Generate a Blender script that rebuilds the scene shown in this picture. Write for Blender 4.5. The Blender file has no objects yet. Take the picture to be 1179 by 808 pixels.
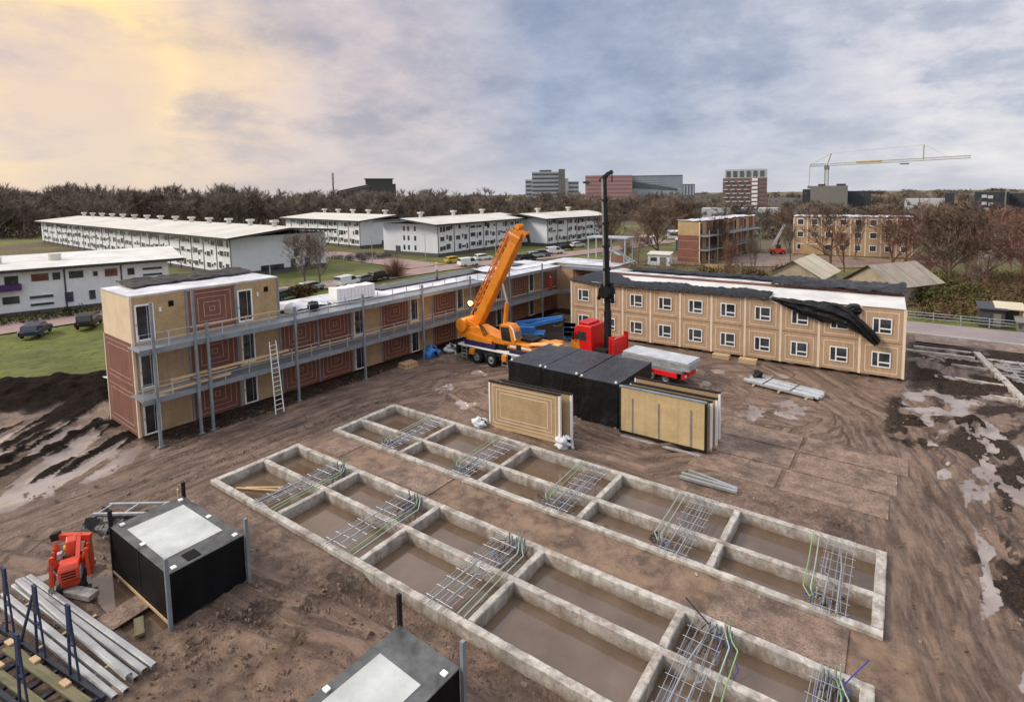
import bpy, math, random
import numpy as np
from mathutils import Vector, Matrix
random.seed(7); RNG=np.random.default_rng(7)
S=bpy.context.scene; COL=S.collection
R_=math.radians
# ---------------------------------------------------------------- helpers
def tag(o,label=None,cat=None,group=None,kind=None):
    if label: o['label']=label
    if cat: o['category']=cat
    if group: o['group']=group
    if kind: o['kind']=kind
    return o
def empty(name,loc=(0,0,0),rz=0.0,label=None,cat=None,group=None):
    o=bpy.data.objects.new(name,None); COL.objects.link(o)
    o.empty_display_size=0.3; o.location=loc; o.rotation_euler=(0,0,rz)
    return tag(o,label,cat,group)
def kids(o): return [c for c in bpy.data.objects if c.parent is o]
def copy_tree(o,parent=None):
    c=o.copy(); COL.objects.link(c); c.parent=parent
    for ch in kids(o): copy_tree(ch,c)
    return c
class MB:
    def __init__(s): s.v=[];s.f=[];s.m=[]
    def add(s,vs,fs,m=0):
        b=len(s.v); s.v+= [tuple(map(float,p)) for p in vs]
        for f in fs: s.f.append(tuple(b+i for i in f)); s.m.append(m)
        return s
    def box(s,x0,x1,y0,y1,z0,z1,m=0):
        vs=[(x0,y0,z0),(x1,y0,z0),(x1,y1,z0),(x0,y1,z0),(x0,y0,z1),(x1,y0,z1),(x1,y1,z1),(x0,y1,z1)]
        return s.add(vs,[(0,3,2,1),(4,5,6,7),(0,1,5,4),(1,2,6,5),(2,3,7,6),(3,0,4,7)],m)
    def bar(s,p,q,w,h,m=0,up=(0,0,1)):
        p=Vector(p);q=Vector(q);d=(q-p).normalized();u=Vector(up)
        if abs(d.dot(u))>.98: u=Vector((1,0,0))
        r=d.cross(u).normalized();u=r.cross(d)
        vs=[]
        for c in (p,q):
            for a,b in ((-1,-1),(1,-1),(1,1),(-1,1)): vs.append(c+r*(a*w/2)+u*(b*h/2))
        return s.add(vs,[(0,1,2,3),(7,6,5,4),(0,4,5,1),(1,5,6,2),(2,6,7,3),(3,7,4,0)],m)
    def tube(s,pts,r,n=6,m=0,cap=True):
        pts=[Vector(p) for p in pts]; L=len(pts)
        rs=r if isinstance(r,(list,tuple)) else [r]*L
        base=len(s.v); ref=None
        for i,p in enumerate(pts):
            d=(pts[min(i+1,L-1)]-pts[max(i-1,0)]).normalized()
            if ref is None:
                ref=Vector((0,0,1)) if abs(d.z)<.9 else Vector((1,0,0))
            a=d.cross(ref).normalized(); b=a.cross(d); ref=b
            for k in range(n):
                t=2*math.pi*k/n; s.v.append(tuple(p+a*(math.cos(t)*rs[i])+b*(math.sin(t)*rs[i])))
        for i in range(L-1):
            for k in range(n):
                k2=(k+1)%n
                s.f.append((base+i*n+k,base+i*n+k2,base+(i+1)*n+k2,base+(i+1)*n+k)); s.m.append(m)
        if cap:
            s.f.append(tuple(base+k for k in reversed(range(n)))); s.m.append(m)
            s.f.append(tuple(base+(L-1)*n+k for k in range(n))); s.m.append(m)
        return s
    def prism(s,poly,z0,z1,m=0):
        n=len(poly); vs=[(x,y,z0) for x,y in poly]+[(x,y,z1) for x,y in poly]
        fs=[tuple(reversed(range(n))),tuple(range(n,2*n))]+[(i,(i+1)%n,n+(i+1)%n,n+i) for i in range(n)]
        return s.add(vs,fs,m)
    def side(s,prof,y0,y1,m=0):   # profile in xz swept along y
        n=len(prof); vs=[(x,y0,z) for x,z in prof]+[(x,y1,z) for x,z in prof]
        fs=[tuple(range(n)),tuple(reversed(range(n,2*n)))]+[((i+1)%n,i,n+i,n+(i+1)%n) for i in range(n)]
        return s.add(vs,fs,m)
    def ring(s,x0,x1,z0,z1,w,y0,y1,m=0):  # rectangular frame in xz plane
        s.box(x0,x1,y0,y1,z0,z0+w,m); s.box(x0,x1,y0,y1,z1-w,z1,m)
        s.box(x0,x0+w,y0,y1,z0+w,z1-w,m); s.box(x1-w,x1,y0,y1,z0+w,z1-w,m); return s
    def build(s,name,mats,parent=None,bev=0,smooth=False,loc=None):
        me=bpy.data.meshes.new(name); me.from_pydata(s.v,[],s.f)
        if not isinstance(mats,(list,tuple)): mats=[mats]
        for m in mats: me.materials.append(m)
        me.polygons.foreach_set('material_index',s.m)
        if smooth: me.polygons.foreach_set('use_smooth',[True]*len(s.f))
        me.update(); me.validate()
        o=bpy.data.objects.new(name,me); COL.objects.link(o); o.parent=parent
        if loc: o.location=loc
        if bev:
            b=o.modifiers.new('bevel','BEVEL'); b.width=bev; b.segments=2; b.limit_method='ANGLE'
        return o
# ---------------------------------------------------------------- materials
def N(nt,t,**kw):
    n=nt.nodes.new(t)
    for k,v in kw.items():
        if k.startswith('i_'): n.inputs[int(k[2:])].default_value=v
        else: setattr(n,k,v)
    return n
def newmat(name):
    m=bpy.data.materials.new(name); m.use_nodes=True; nt=m.node_tree; nt.nodes.clear()
    o=N(nt,'ShaderNodeOutputMaterial'); b=N(nt,'ShaderNodeBsdfPrincipled'); nt.links.new(b.outputs[0],o.inputs[0])
    return m,nt,b
def noise(nt,vec,scale,detail=4,rough=.6):
    n=N(nt,'ShaderNodeTexNoise'); n.inputs['Scale'].default_value=scale; n.inputs['Detail'].default_value=detail; n.inputs['Roughness'].default_value=rough
    if vec is not None: nt.links.new(vec,n.inputs['Vector'])
    return n.outputs['Fac']
def ramp(nt,fac,stops):
    r=N(nt,'ShaderNodeValToRGB'); e=r.color_ramp.elements
    while len(e)<len(stops): e.new(.5)
    for el,(p,c) in zip(e,stops):
        el.position=p; el.color=(c if isinstance(c,(tuple,list)) else (c,c,c))[:3]+((1,) if not isinstance(c,(int,float)) else (1,)) if isinstance(c,(tuple,list)) else (c,c,c,1)
    nt.links.new(fac,r.inputs[0]); return r.outputs[0]
def mixc(nt,fac,a,b,mode='MIX'):
    n=N(nt,'ShaderNodeMix',data_type='RGBA',blend_type=mode)
    for s,v in ((0,fac),(6,a),(7,b)):
        if hasattr(v,'is_linked') or isinstance(v,bpy.types.NodeSocket): nt.links.new(v,n.inputs[s])
        elif isinstance(v,(int,float)): n.inputs[s].default_value=v if s==0 else (v,v,v,1)
        else: n.inputs[s].default_value=tuple(v)+(1,)
    return n.outputs[2]
def mth(nt,op,a,b=None,clamp=False):
    n=N(nt,'ShaderNodeMath',operation=op,use_clamp=clamp)
    for i,v in ((0,a),(1,b)):
        if v is None: continue
        if isinstance(v,bpy.types.NodeSocket): nt.links.new(v,n.inputs[i])
        else: n.inputs[i].default_value=v
    return n.outputs[0]
def pm(name,col,rough=.7,metal=0,var=.25,scale=1.2,streak=.25,bump=.15,bscale=25,grime=None,spec=.5,sf=(5,5,.35)):
    """painted / raw surface with blotches, vertical run-off streaks and a fine bump"""
    m,nt,b=newmat(name)
    tc=N(nt,'ShaderNodeTexCoord').outputs['Object']
    oi=N(nt,'ShaderNodeObjectInfo'); ad=N(nt,'ShaderNodeVectorMath',operation='MULTIPLY_ADD')
    nt.links.new(oi.outputs['Random'],ad.inputs[0]); ad.inputs[1].default_value=(17,31,0); nt.links.new(tc,ad.inputs[2])
    v=ad.outputs[0]
    n1=noise(nt,v,scale,5,.65)
    c=mixc(nt,ramp(nt,n1,[(.3,0.0),(.7,1.0)]),[x*(1-var) for x in col],[min(1,x*(1+var*.7)) for x in col])
    if streak:
        mp=N(nt,'ShaderNodeMapping'); mp.inputs['Scale'].default_value=sf; nt.links.new(v,mp.inputs[0])
        n2=noise(nt,mp.outputs[0],1.3,3,.7)
        g=grime or (.09,.07,.055)
        c=mixc(nt,mth(nt,'MULTIPLY',ramp(nt,n2,[(.48,0.0),(.75,1.0)]),streak),c,g)
    nt.links.new(c,b.inputs['Base Color'])
    b.inputs['Metallic'].default_value=metal
    n3=noise(nt,v,bscale,3)
    nt.links.new(mth(nt,'ADD',mth(nt,'MULTIPLY',n1,.25),rough-.12),b.inputs['Roughness'])
    b.inputs['Specular IOR Level'].default_value=spec
    if bump:
        bp=N(nt,'ShaderNodeBump'); bp.inputs['Strength'].default_value=bump; bp.inputs['Distance'].default_value=.02
        nt.links.new(n3,bp.inputs['Height']); nt.links.new(bp.outputs[0],b.inputs['Normal'])
    return m
def osb(name,col,col2,sc=9,streak=.12,flake=.5):
    m,nt,b=newmat(name); tc=N(nt,'ShaderNodeTexCoord').outputs['Object']
    vo=N(nt,'ShaderNodeTexVoronoi'); vo.inputs['Scale'].default_value=sc
    mp=N(nt,'ShaderNodeMapping'); mp.inputs['Scale'].default_value=(1,1,2.2); nt.links.new(tc,mp.inputs[0]); nt.links.new(mp.outputs[0],vo.inputs[0])
    sep=N(nt,'ShaderNodeSeparateColor'); nt.links.new(vo.outputs['Color'],sep.inputs[0])
    big=noise(nt,tc,.9,5,.6)
    c=mixc(nt,mth(nt,'MULTIPLY',sep.outputs[0],flake),col,col2)
    c=mixc(nt,ramp(nt,big,[(.35,0.0),(.75,.55)]),c,[x*.62 for x in col2])
    mp2=N(nt,'ShaderNodeMapping'); mp2.inputs['Scale'].default_value=(4,4,.3); nt.links.new(tc,mp2.inputs[0])
    c=mixc(nt,mth(nt,'MULTIPLY',ramp(nt,noise(nt,mp2.outputs[0],1.2,3),[(.5,0.0),(.75,1.0)]),streak),c,(.10,.07,.05))
    nt.links.new(c,b.inputs['Base Color']); b.inputs['Roughness'].default_value=.75; b.inputs['Specular IOR Level'].default_value=.2
    return m
def wood(name,col,col2,axis=2):
    m,nt,b=newmat(name); tc=N(nt,'ShaderNodeTexCoord').outputs['Object']
    mp=N(nt,'ShaderNodeMapping'); sc=[7,7,7]; sc[axis]=.5; mp.inputs['Scale'].default_value=sc; nt.links.new(tc,mp.inputs[0])
    n=noise(nt,mp.outputs[0],2.0,5,.65)
    c=mixc(nt,ramp(nt,n,[(.3,0.0),(.7,1.0)]),col,col2)
    c=mixc(nt,ramp(nt,noise(nt,tc,.7,3),[(.4,0.0),(.8,.45)]),c,[x*.55 for x in col])
    nt.links.new(c,b.inputs['Base Color']); b.inputs['Roughness'].default_value=.7; b.inputs['Specular IOR Level'].default_value=.2
    return m
def tarp(name,col=(.006,.006,.007),rough=.30):
    m,nt,b=newmat(name); tc=N(nt,'ShaderNodeTexCoord').outputs['Object']
    n=noise(nt,tc,2.2,5,.6); n2=noise(nt,tc,.8,4,.7)
    c=mixc(nt,ramp(nt,n2,[(.5,0.0),(.72,1.0)]),col,[x*2.2+.008 for x in col]); nt.links.new(c,b.inputs['Base Color'])
    nt.links.new(mth(nt,'ADD',mth(nt,'MULTIPLY',n2,.4),rough-.12),b.inputs['Roughness'])
    b.inputs['Specular IOR Level'].default_value=.28
    bp=N(nt,'ShaderNodeBump'); bp.inputs['Strength'].default_value=.7; bp.inputs['Distance'].default_value=.12
    mp=N(nt,'ShaderNodeMapping'); mp.inputs['Scale'].default_value=(2.5,.9,1.1); mp.inputs['Rotation'].default_value=(.3,.4,.5); nt.links.new(tc,mp.inputs[0])
    nt.links.new(noise(nt,mp.outputs[0],2.0,4,.55),bp.inputs['Height']); nt.links.new(bp.outputs[0],b.inputs['Normal'])
    return m
def glassm(name,col=(.02,.024,.028),rough=.06):
    m,nt,b=newmat(name); tc=N(nt,'ShaderNodeTexCoord').outputs['Object']
    oi=N(nt,'ShaderNodeObjectInfo')
    n=noise(nt,tc,.9,2)
    c=mixc(nt,ramp(nt,n,[(.4,0.0),(.7,1.0)]),col,[x*3+.01 for x in col])
    c=mixc(nt,mth(nt,'MULTIPLY',oi.outputs['Random'],.7),c,[x*2.6+.02 for x in col])
    nt.links.new(c,b.inputs['Base Color']); b.inputs['Roughness'].default_value=rough; b.inputs['Specular IOR Level'].default_value=.6
    return m
M={}
M['red']=pm('red_brown_board',(.20,.080,.054),.8,var=.22,scale=.8,streak=.3,grime=(.05,.03,.025))
M['stripe']=pm('pale_tape',(.50,.34,.26),.7,var=.25,streak=.3)
M['osb']=osb('osb_board',(.50,.36,.20),(.36,.235,.12))
M['osbL']=osb('insulation_board',(.60,.45,.24),(.49,.35,.175),6,.2,.35)
M['osbT']=osb('weathered_osb',(.50,.36,.215),(.37,.245,.14),8,.25,.45)
M['ply']=wood('pale_plywood',(.82,.67,.47),(.68,.52,.34))
M['tan']=wood('tan_boards',(.55,.39,.245),(.36,.24,.14),2)
M['tanpale']=wood('pale_battens',(.84,.70,.55),(.70,.55,.41),2)
M['white']=pm('white_frame',(.84,.84,.82),.5,var=.06,streak=.15)
M['roofw']=pm('white_roofing',(.62,.61,.58),.65,var=.22,scale=.35,streak=0,bump=.3,bscale=6)
M['foil']=pm('white_sheeting',(.60,.61,.645),.5,var=.45,scale=.5,streak=0,bump=.6,bscale=4)
M['oldwood']=wood('weathered_wood',(.20,.18,.11),(.13,.12,.06),0)
M['wraptop']=tarp('wet_sheen_film',(.018,.018,.02),.22)  # top film, base colour lightened to paint in its wet sheen
M['wraptop'].node_tree.nodes['Principled BSDF'].inputs['Specular IOR Level'].default_value=.6
M['galv']=pm('galvanised_steel',(.50,.53,.56),.45,.55,var=.3,scale=1.5,streak=.2,bump=.05)
M['steelg']=pm('grey_painted_steel',(.25,.285,.31),.5,.35,var=.25,streak=.25)
M['deck']=pm('grey_deck_plate',(.27,.30,.325),.5,.4,var=.25,scale=.8,streak=0,bump=.2,bscale=18)
M['dark']=pm('black_rubber',(.012,.012,.013),.75,var=.3,spec=.25)
M['black']=pm('black_membrane',(.006,.006,.007),.6,var=.4,scale=.9,streak=.12,grime=(.035,.03,.028),spec=.15)
M['blackroof']=pm('dark_wet_roofing',(.085,.09,.088),.34,var=.75,scale=1.3,streak=0,bump=.15,bscale=6)
M['sheetw']=pm('dull_white_sheet',(.47,.49,.47),.6,var=.28,scale=.7,streak=0,bump=.1)
M['tarp']=tarp('black_tarpaulin')
M['wrap']=tarp('black_wrap_film',(.006,.006,.007),.42)
M['glass']=glassm('window_glass')
M['glassd']=glassm('door_glass',(.012,.014,.015))
M['conc']=pm('weathered_concrete',(.45,.425,.38),.85,var=.40,scale=1.7,streak=.9,bump=.6,bscale=14,grime=(.13,.095,.07),sf=(1.15,1.15,.5))
_nt=M['conc'].node_tree; _b=_nt.nodes['Principled BSDF']; _src=_b.inputs['Base Color'].links[0].from_socket
_g=N(_nt,'ShaderNodeNewGeometry'); _s=N(_nt,'ShaderNodeSeparateXYZ'); _nt.links.new(_g.outputs['Position'],_s.inputs[0])
_nz=noise(_nt,_g.outputs['Position'],1.6,5,.7)
_f=ramp(_nt,mth(_nt,'ADD',mth(_nt,'ADD',_s.outputs[2],.5),mth(_nt,'MULTIPLY',mth(_nt,'SUBTRACT',_nz,.5),1.1)),[(.12,.85),(.42,.25),(.60,0.0)])
_c=mixc(_nt,_f,_src,(.17,.115,.08)); _c=mixc(_nt,ramp(_nt,noise(_nt,_g.outputs['Position'],2.6,6,.75),[(.53,0.0),(.60,.60)]),_c,(.24,.165,.115)); _nt.links.new(_c,_b.inputs['Base Color'])
M['orange']=pm('orange_crane_paint',(.72,.235,.014),.42,var=.18,streak=.2,grime=(.2,.08,.02))
M['peach']=pm('pale_orange_plate',(.85,.45,.17),.5,var=.15,streak=.1)
M['redp']=pm('red_vehicle_paint',(.68,.016,.016),.32,var=.15,streak=.15,grime=(.1,.03,.02))
M['redo']=pm('orange_red_paint',(.66,.062,.022),.38,var=.2,streak=.25,grime=(.12,.05,.03))
M['blue']=pm('blue_paint',(.04,.19,.52),.4,var=.2)
M['navyd']=pm('dark_navy_steel',(.010,.016,.032),.6,.2,var=.4,streak=.4,grime=(.10,.07,.05))
M['navy']=pm('navy_steel',(.016,.034,.085),.5,.2,var=.3,streak=.3,grime=(.10,.07,.05))
M['violet']=pm('violet_band',(.022,.016,.075),.45,var=.2)
M['lathing']=wood('fresh_timber',(.62,.45,.27),(.5,.34,.19),0)
M['chrome']=pm('grey_hydraulics',(.5,.5,.5),.3,.8,var=.2,streak=0,bump=0)
M['skin']=pm('skin',(.45,.27,.19),.6,streak=0)
M['yellow']=pm('yellow_paint',(.70,.48,.03),.5)
M['conduit']=pm('pale_green_conduit',(.33,.41,.34),.5,var=.2,streak=0)
M['conduitg']=pm('green_conduit',(.22,.37,.17),.5,streak=0)
M['rod']=pm('zinc_rod',(.37,.39,.42),.45,.45,var=.25,streak=0)
M['cblue']=pm('blue_cable',(.03,.05,.28),.5,streak=0)
M['cblack']=pm('black_cable',(.012,.012,.014),.5,streak=0)
M['rail']=pm('matt_aluminium',(.43,.445,.45),.42,.6,var=.18,streak=.1)
# ---------------------------------------------------------------- camera
f,cx,cy,yaw,pitch,roll=616.795,637.751,275.725,-.577287,.085876,-.0113856
cyw,syw,cp,sp=math.cos(yaw),math.sin(yaw),math.cos(pitch),math.sin(pitch)
F=Vector((syw*cp,cyw*cp,-sp)); Rt=Vector((cyw,-syw,0)); Up=Rt.cross(F)
cr,sr=math.cos(roll),math.sin(roll)
r2=Rt*cr+Up*sr; u2=Up*cr-Rt*sr
cam=bpy.data.objects.new('camera',bpy.data.cameras.new('camera')); COL.objects.link(cam)
cam.matrix_world=Matrix(((r2.x,u2.x,-F.x,0),(r2.y,u2.y,-F.y,0),(r2.z,u2.z,-F.z,15.25),(0,0,0,1)))
cd=cam.data; cd.sensor_width=36; cd.sensor_fit='HORIZONTAL'; cd.lens=f/1179*36
cd.shift_x=-(cx-589.5)/1179; cd.shift_y=(cy-404)/1179; cd.clip_end=8000; cd.clip_start=.1
S.camera=cam
S.view_settings.view_transform='Standard'; S.view_settings.look='None'; S.view_settings.exposure=0
# ---------------------------------------------------------------- world: nishita under broken cloud, evening glow to the west
W=bpy.data.worlds.new('World'); S.world=W; W.use_nodes=True; nt=W.node_tree; nt.nodes.clear()
SUN_AZ=math.atan2(-.80,-.60)  # compass-like: x=sin, y=cos
SUN_EL=R_(36)
out=N(nt,'ShaderNodeOutputWorld'); bg=N(nt,'ShaderNodeBackground'); nt.links.new(bg.outputs[0],out.inputs[0]); bg.inputs[1].default_value=1
sky=N(nt,'ShaderNodeTexSky',sky_type='NISHITA'); sky.sun_disc=False; sky.sun_elevation=SUN_EL; sky.sun_rotation=SUN_AZ
tc=N(nt,'ShaderNodeTexCoord').outputs['Generated']
sx=N(nt,'ShaderNodeSeparateXYZ'); nt.links.new(tc,sx.inputs[0])
zc=mth(nt,'MAXIMUM',sx.outputs[2],0.0)
def dome(kz,off):
    d_=mth(nt,'ADD',zc,kz); c_=N(nt,'ShaderNodeCombineXYZ')
    nt.links.new(mth(nt,'DIVIDE',sx.outputs[0],d_),c_.inputs[0]); nt.links.new(mth(nt,'DIVIDE',sx.outputs[1],d_),c_.inputs[1])
    o_=N(nt,'ShaderNodeVectorMath',operation='ADD'); o_.inputs[1].default_value=off; nt.links.new(c_.outputs[0],o_.inputs[0]); return o_.outputs[0]
va=dome(.24,(2.1,7.3,0)); vb=dome(.34,(5.2,1.9,4.0))
n1=noise(nt,va,1.15,8,.60); n2=noise(nt,vb,3.2,8,.62); n3=noise(nt,vb,.8,4,.55)
def glowat(v,lo,hi,jit=.0):
    d_=N(nt,'ShaderNodeVectorMath',operation='DOT_PRODUCT'); nt.links.new(tc,d_.inputs[0]); d_.inputs[1].default_value=Vector(v).normalized()
    q=d_.outputs['Value']
    if jit: q=mth(nt,'ADD',q,mth(nt,'MULTIPLY',mth(nt,'SUBTRACT',n1,.5),jit))
    return ramp(nt,q,[(lo,0.0),(hi,1.0)])
def pxd(x,y): return r2*((x-cx)/f)-u2*((y-cy)/f)+F
cl=ramp(nt,mth(nt,'ADD',mth(nt,'MULTIPLY',n1,.65),mth(nt,'MULTIPLY',n2,.35)),[(.40,(.30,.335,.42)),(.465,(.41,.43,.50)),(.51,(.55,.545,.59)),(.56,(.66,.63,.64)),(.63,(.80,.75,.73))])
# a heavier blue grey bank low over the middle of the view, with a shower below its left edge
bank=mth(nt,'MAXIMUM',glowat(pxd(620,150),.91,.98,.10),mth(nt,'MAXIMUM',glowat(pxd(420,125),.955,.99,.08),mth(nt,'MULTIPLY',glowat(pxd(800,120),.955,.99,.10),.6)))
bcol=mixc(nt,ramp(nt,n2,[(.35,0.0),(.65,1.0)]),(.20,.25,.365),(.34,.39,.51))
cl=mixc(nt,mth(nt,'MULTIPLY',bank,.88),cl,bcol)
# evening glow: peach over the whole left, yellow core low down
wide=glowat((-.94,.30,.10),.78,.985,.06)
peach=mixc(nt,ramp(nt,n2,[(.38,0.0),(.62,1.0)]),(.43,.37,.375),(.72,.555,.47))
cl=mixc(nt,mth(nt,'MULTIPLY',wide,.80),cl,peach)
core=mth(nt,'MAXIMUM',glowat(pxd(-10,75),.955,.997,.03),mth(nt,'MULTIPLY',glowat(pxd(195,105),.978,.998,.04),.50))
core=mth(nt,'MULTIPLY',core,ramp(nt,mth(nt,'ADD',mth(nt,'MULTIPLY',n1,.5),mth(nt,'MULTIPLY',n2,.5)),[(.36,.25),(.52,1.0)]))
cl=mixc(nt,core,cl,mixc(nt,core,(.84,.60,.38),(1.08,.76,.27)))
puff=mth(nt,'MULTIPLY',glowat(pxd(70,112),.992,.998,.02),.75); cl=mixc(nt,puff,cl,(.58,.46,.44))
# haze band at the horizon
hz=ramp(nt,zc,[(0.0,1.0),(.13,0.0)])
cl=mixc(nt,mth(nt,'MULTIPLY',hz,.70),cl,mixc(nt,wide,(.53,.54,.595),(.53,.475,.48)))
# an overcast dome is brighter overhead
zen=ramp(nt,zc,[(.40,1.0),(.92,2.25)])
cl=mixc(nt,1.0,cl,zen,'MULTIPLY')
sk=mixc(nt,1.0,sky.outputs[0],(.10,.10,.10),'MULTIPLY')
tot=mixc(nt,.90,sk,cl)
nt.links.new(tot,bg.inputs[0]); bg.inputs[1].default_value=1.28
sun=bpy.data.objects.new('sun',bpy.data.lights.new('sun','SUN')); COL.objects.link(sun)
sun.data.energy=2.9; sun.data.angle=R_(15); sun.data.color=(1,.88,.72)
sd=Vector((math.sin(SUN_AZ)*math.cos(SUN_EL),math.cos(SUN_AZ)*math.cos(SUN_EL),math.sin(SUN_EL)))
sun.rotation_euler=(-sd).to_track_quat('-Z','Y').to_euler(); sun.location=sd*200
# ---------------------------------------------------------------- noise for terrain
def vnoise(x,y,seed=0):
    xi=np.floor(x).astype(np.int64); yi=np.floor(y).astype(np.int64); fx=x-xi; fy=y-yi
    fx=fx*fx*(3-2*fx); fy=fy*fy*(3-2*fy)
    def h(a,b):
        n=(a*374761393+b*668265263+seed*974634777)&0xffffffff
        n=((n^(n>>13))*1274126177)&0xffffffff; n=n^(n>>16)
        return (n&0xffff)/65535.0
    return (h(xi,yi)*(1-fx)+h(xi+1,yi)*fx)*(1-fy)+(h(xi,yi+1)*(1-fx)+h(xi+1,yi+1)*fx)*fy
def fbm(x,y,seed=0,o=4,g=.5):
    a=1;t=0;s=0
    for i in range(o):
        t=t+a*vnoise(x*2**i,y*2**i,seed+i*17); s+=a; a*=g
    return t/s-.5
def sstep(a,b,x): 
    t=np.clip((x-a)/(b-a),0,1); return t*t*(3-2*t)
def boxm(x,y,x0,x1,y0,y1,s): return sstep(x0-s,x0+s,x)*(1-sstep(x1-s,x1+s,x))*sstep(y0-s,y0+s,y)*(1-sstep(y1-s,y1+s,y))
def polyd(x,y,pts):
    best=np.full(x.shape,1e9); ac=np.zeros(x.shape); al=np.zeros(x.shape); L=0
    for (ax,ay),(bx,by) in zip(pts[:-1],pts[1:]):
        dx,dy=bx-ax,by-ay; l=math.hypot(dx,dy); t=np.clip(((x-ax)*dx+(y-ay)*dy)/l/l,0,1)
        ex=x-ax-t*dx; ey=y-ay-t*dy; d=np.hypot(ex,ey); k=d<best
        best=np.where(k,d,best); ac=np.where(k,(dx*(y-ay)-dy*(x-ax))/l,ac); al=np.where(k,L+t*l,al); L+=l
    return best,ac,al
# ---------------------------------------------------------------- ground
GA=dict(u=[-30.2,-24.4,-18.3,-12.25,-6.15,-.35],v=[13.0,15.62,17.7])
GB=dict(u=[-30.1,-24.2,-18.15,-12.1,-6.0,-.2],v=[20.25,22.15,25.0])
TRK=[([(-37.5,-4),(-34.6,6),(-34.2,14),(-33.8,24),(-31.5,31),(-25,38)],4.2),
     ([(9,4),(5,16),(2.4,26),(.8,34),(-1.2,41),(-5,46)],3.3),
     ([(12,22),(8,30),(4.5,38),(2,46),(3,56)],2.2),
     ([(-48,2),(-44.5,7),(-43.6,13),(-47,19)],2.6),
     ([(-30,31),(-20,28.2),(-12,27.5),(-5,33),(-1,40)],2.4),
     ([(-26,39),(-14,38.5),(-5,38),(1,40)],2.6),([(-20,46),(-12,42),(-7,37),(-3.5,36),(1,31),(3,22)],1.6),([(-9,47.5),(-4,43),(1,38),(3.6,30),(6,20)],1.5),([(-33,29),(-28,33),(-24,40),(-12,46)],1.7),([(-32,6),(-22,9.5),(-15,11),(-8,10)],1.5)]
def axis(a,b,st,lo,hi):
    c=list(np.arange(a,b+1e-6,st)); s=st; x=c[0]; L=[]
    while x>lo: s*=1.28; x-=s; L.append(x)
    s=st; x=c[-1]; H=[]
    while x<hi: s*=1.28; x+=s; H.append(x)
    return np.array(L[::-1]+c+H)
gx=axis(-62,14,.16,-4000,4000); gy=axis(2,66,.16,-1500,6000)
X,Y=np.meshgrid(gx,gy)
# site mask
site=boxm(X,Y,-57.5,30,-40,66.2,.6)
west=sstep(0,1,( np.interp(Y,[-40,-8,9,14.5,18.5,30,60],[-72,-69,-60,-55,-51,-49,-49])-X)/1.2+.5)   # grass begins west of this line
grass=np.clip(np.maximum(west,sstep(66.0,66.6,Y)),0,1)
grass=np.clip(grass+ .0,0,1)
Z=fbm(X/7,Y/7,1)*.22+fbm(X/1.6,Y/1.6,5)*.13+fbm(X/.45,Y/.45,9,3,.7)*.075
lump=np.clip(boxm(X,Y,-21,-7,3,12.3,1.5)+boxm(X,Y,-33.5,-30.8,3,26,.8)*.4+boxm(X,Y,-9,-2,25.6,27.5,.5)*.8+boxm(X,Y,1,13,44,62,1.5)*1.0+boxm(X,Y,2.5,14,16,44,1)*.5+boxm(X,Y,-50,-40,9,15,1)*.6,0,1)
cl_=fbm(X/.9,Y/.9,31,4,.6); Z+=lump*(np.maximum(cl_,0)*.75+fbm(X/.35,Y/.35,37,2)*.14)
Z*=1-.75*grass
track=np.zeros_like(X); tu=np.zeros_like(X); tv=np.zeros_like(X)
for i,(pts,w) in enumerate(TRK):
    d,ac,al=polyd(X,Y,pts); wob=fbm(al/9,al*0+i,70+i,2)*1.2
    mk=1-sstep(w*.75,w*1.15,d+fbm(X/1.5,Y/1.5,80+i,3)*1.2)
    ac2=ac+wob
    ruts=np.zeros_like(X)
    for k,o in enumerate((-1.05,1.05,-2.4,2.1,.2)):
        if abs(o)>w: continue
        q=ac2-o-fbm(al/11,al*0,90+i*7+k,2)*1.1
        ruts+=-np.exp(-(q/.24)**2)*(.15 if k<2 else .09)+(np.exp(-((np.abs(q)-.46)/.16)**2))*.08
    st=fbm(ac2*2.1,al*.16,60+i,3)*.13
    lug=np.sin(al*9)*.012*(np.abs(((ac2+20)%2.1)-1.05)<.3)
    Z=Z*(1-mk*.75)+mk*(ruts+st+lug)
    k=mk>track; tu=np.where(k,ac2,tu); tv=np.where(k,al+i*50,tv); track=np.maximum(track,mk)
peat_shade=np.zeros_like(X)
# dark soil heap beside the grass, and dark earth by the right-hand block
ex=( -55.2+.28*(Y-10)) 
hd,_,_=polyd(X,Y,[(-68,-8),(-58.5,9.0),(-53.5,14.5),(-50.5,18.5)]); hp=np.exp(-(hd/3.4)**2)
Z+=hp*(1.35+fbm(X/1.2,Y/1.2,41,4)*1.0); peat_shade=np.maximum(peat_shade,sstep(.10,.34,hp+fbm(X/1.5,Y/1.5,43,3)*.25))
pr_=boxm(X,Y,.9,16,46.5,64,1.2); peat_shade=np.maximum(peat_shade,pr_*sstep(-.12,.10,fbm(X/2.2,Y/2.2,45,4)+.13))
pr2=boxm(X,Y,2.2,14,24,48,1.2)*sstep(-.06,.03,fbm((X*.96-Y*.28)/1.5,(X*.28+Y*.96)/3.6,47,4)); pr2*=.85; pr2=np.maximum(pr2,boxm(X,Y,-.5,3,37,46,1)*sstep(.05,.12,fbm(X/1.4,Y/1.8,57,4))); peat_shade=np.maximum(peat_shade,pr2)
sA=X*.62+Y*.78*-1; sB=X*.78+Y*.62; pr3=boxm(X,Y,-52,-38,-2,15.5,1.5)*sstep(-.02,.06,fbm(sB/.75,sA/4.5,49,4)); peat_shade=np.maximum(peat_shade,pr3*.95); Z+=pr3*.16
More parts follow.
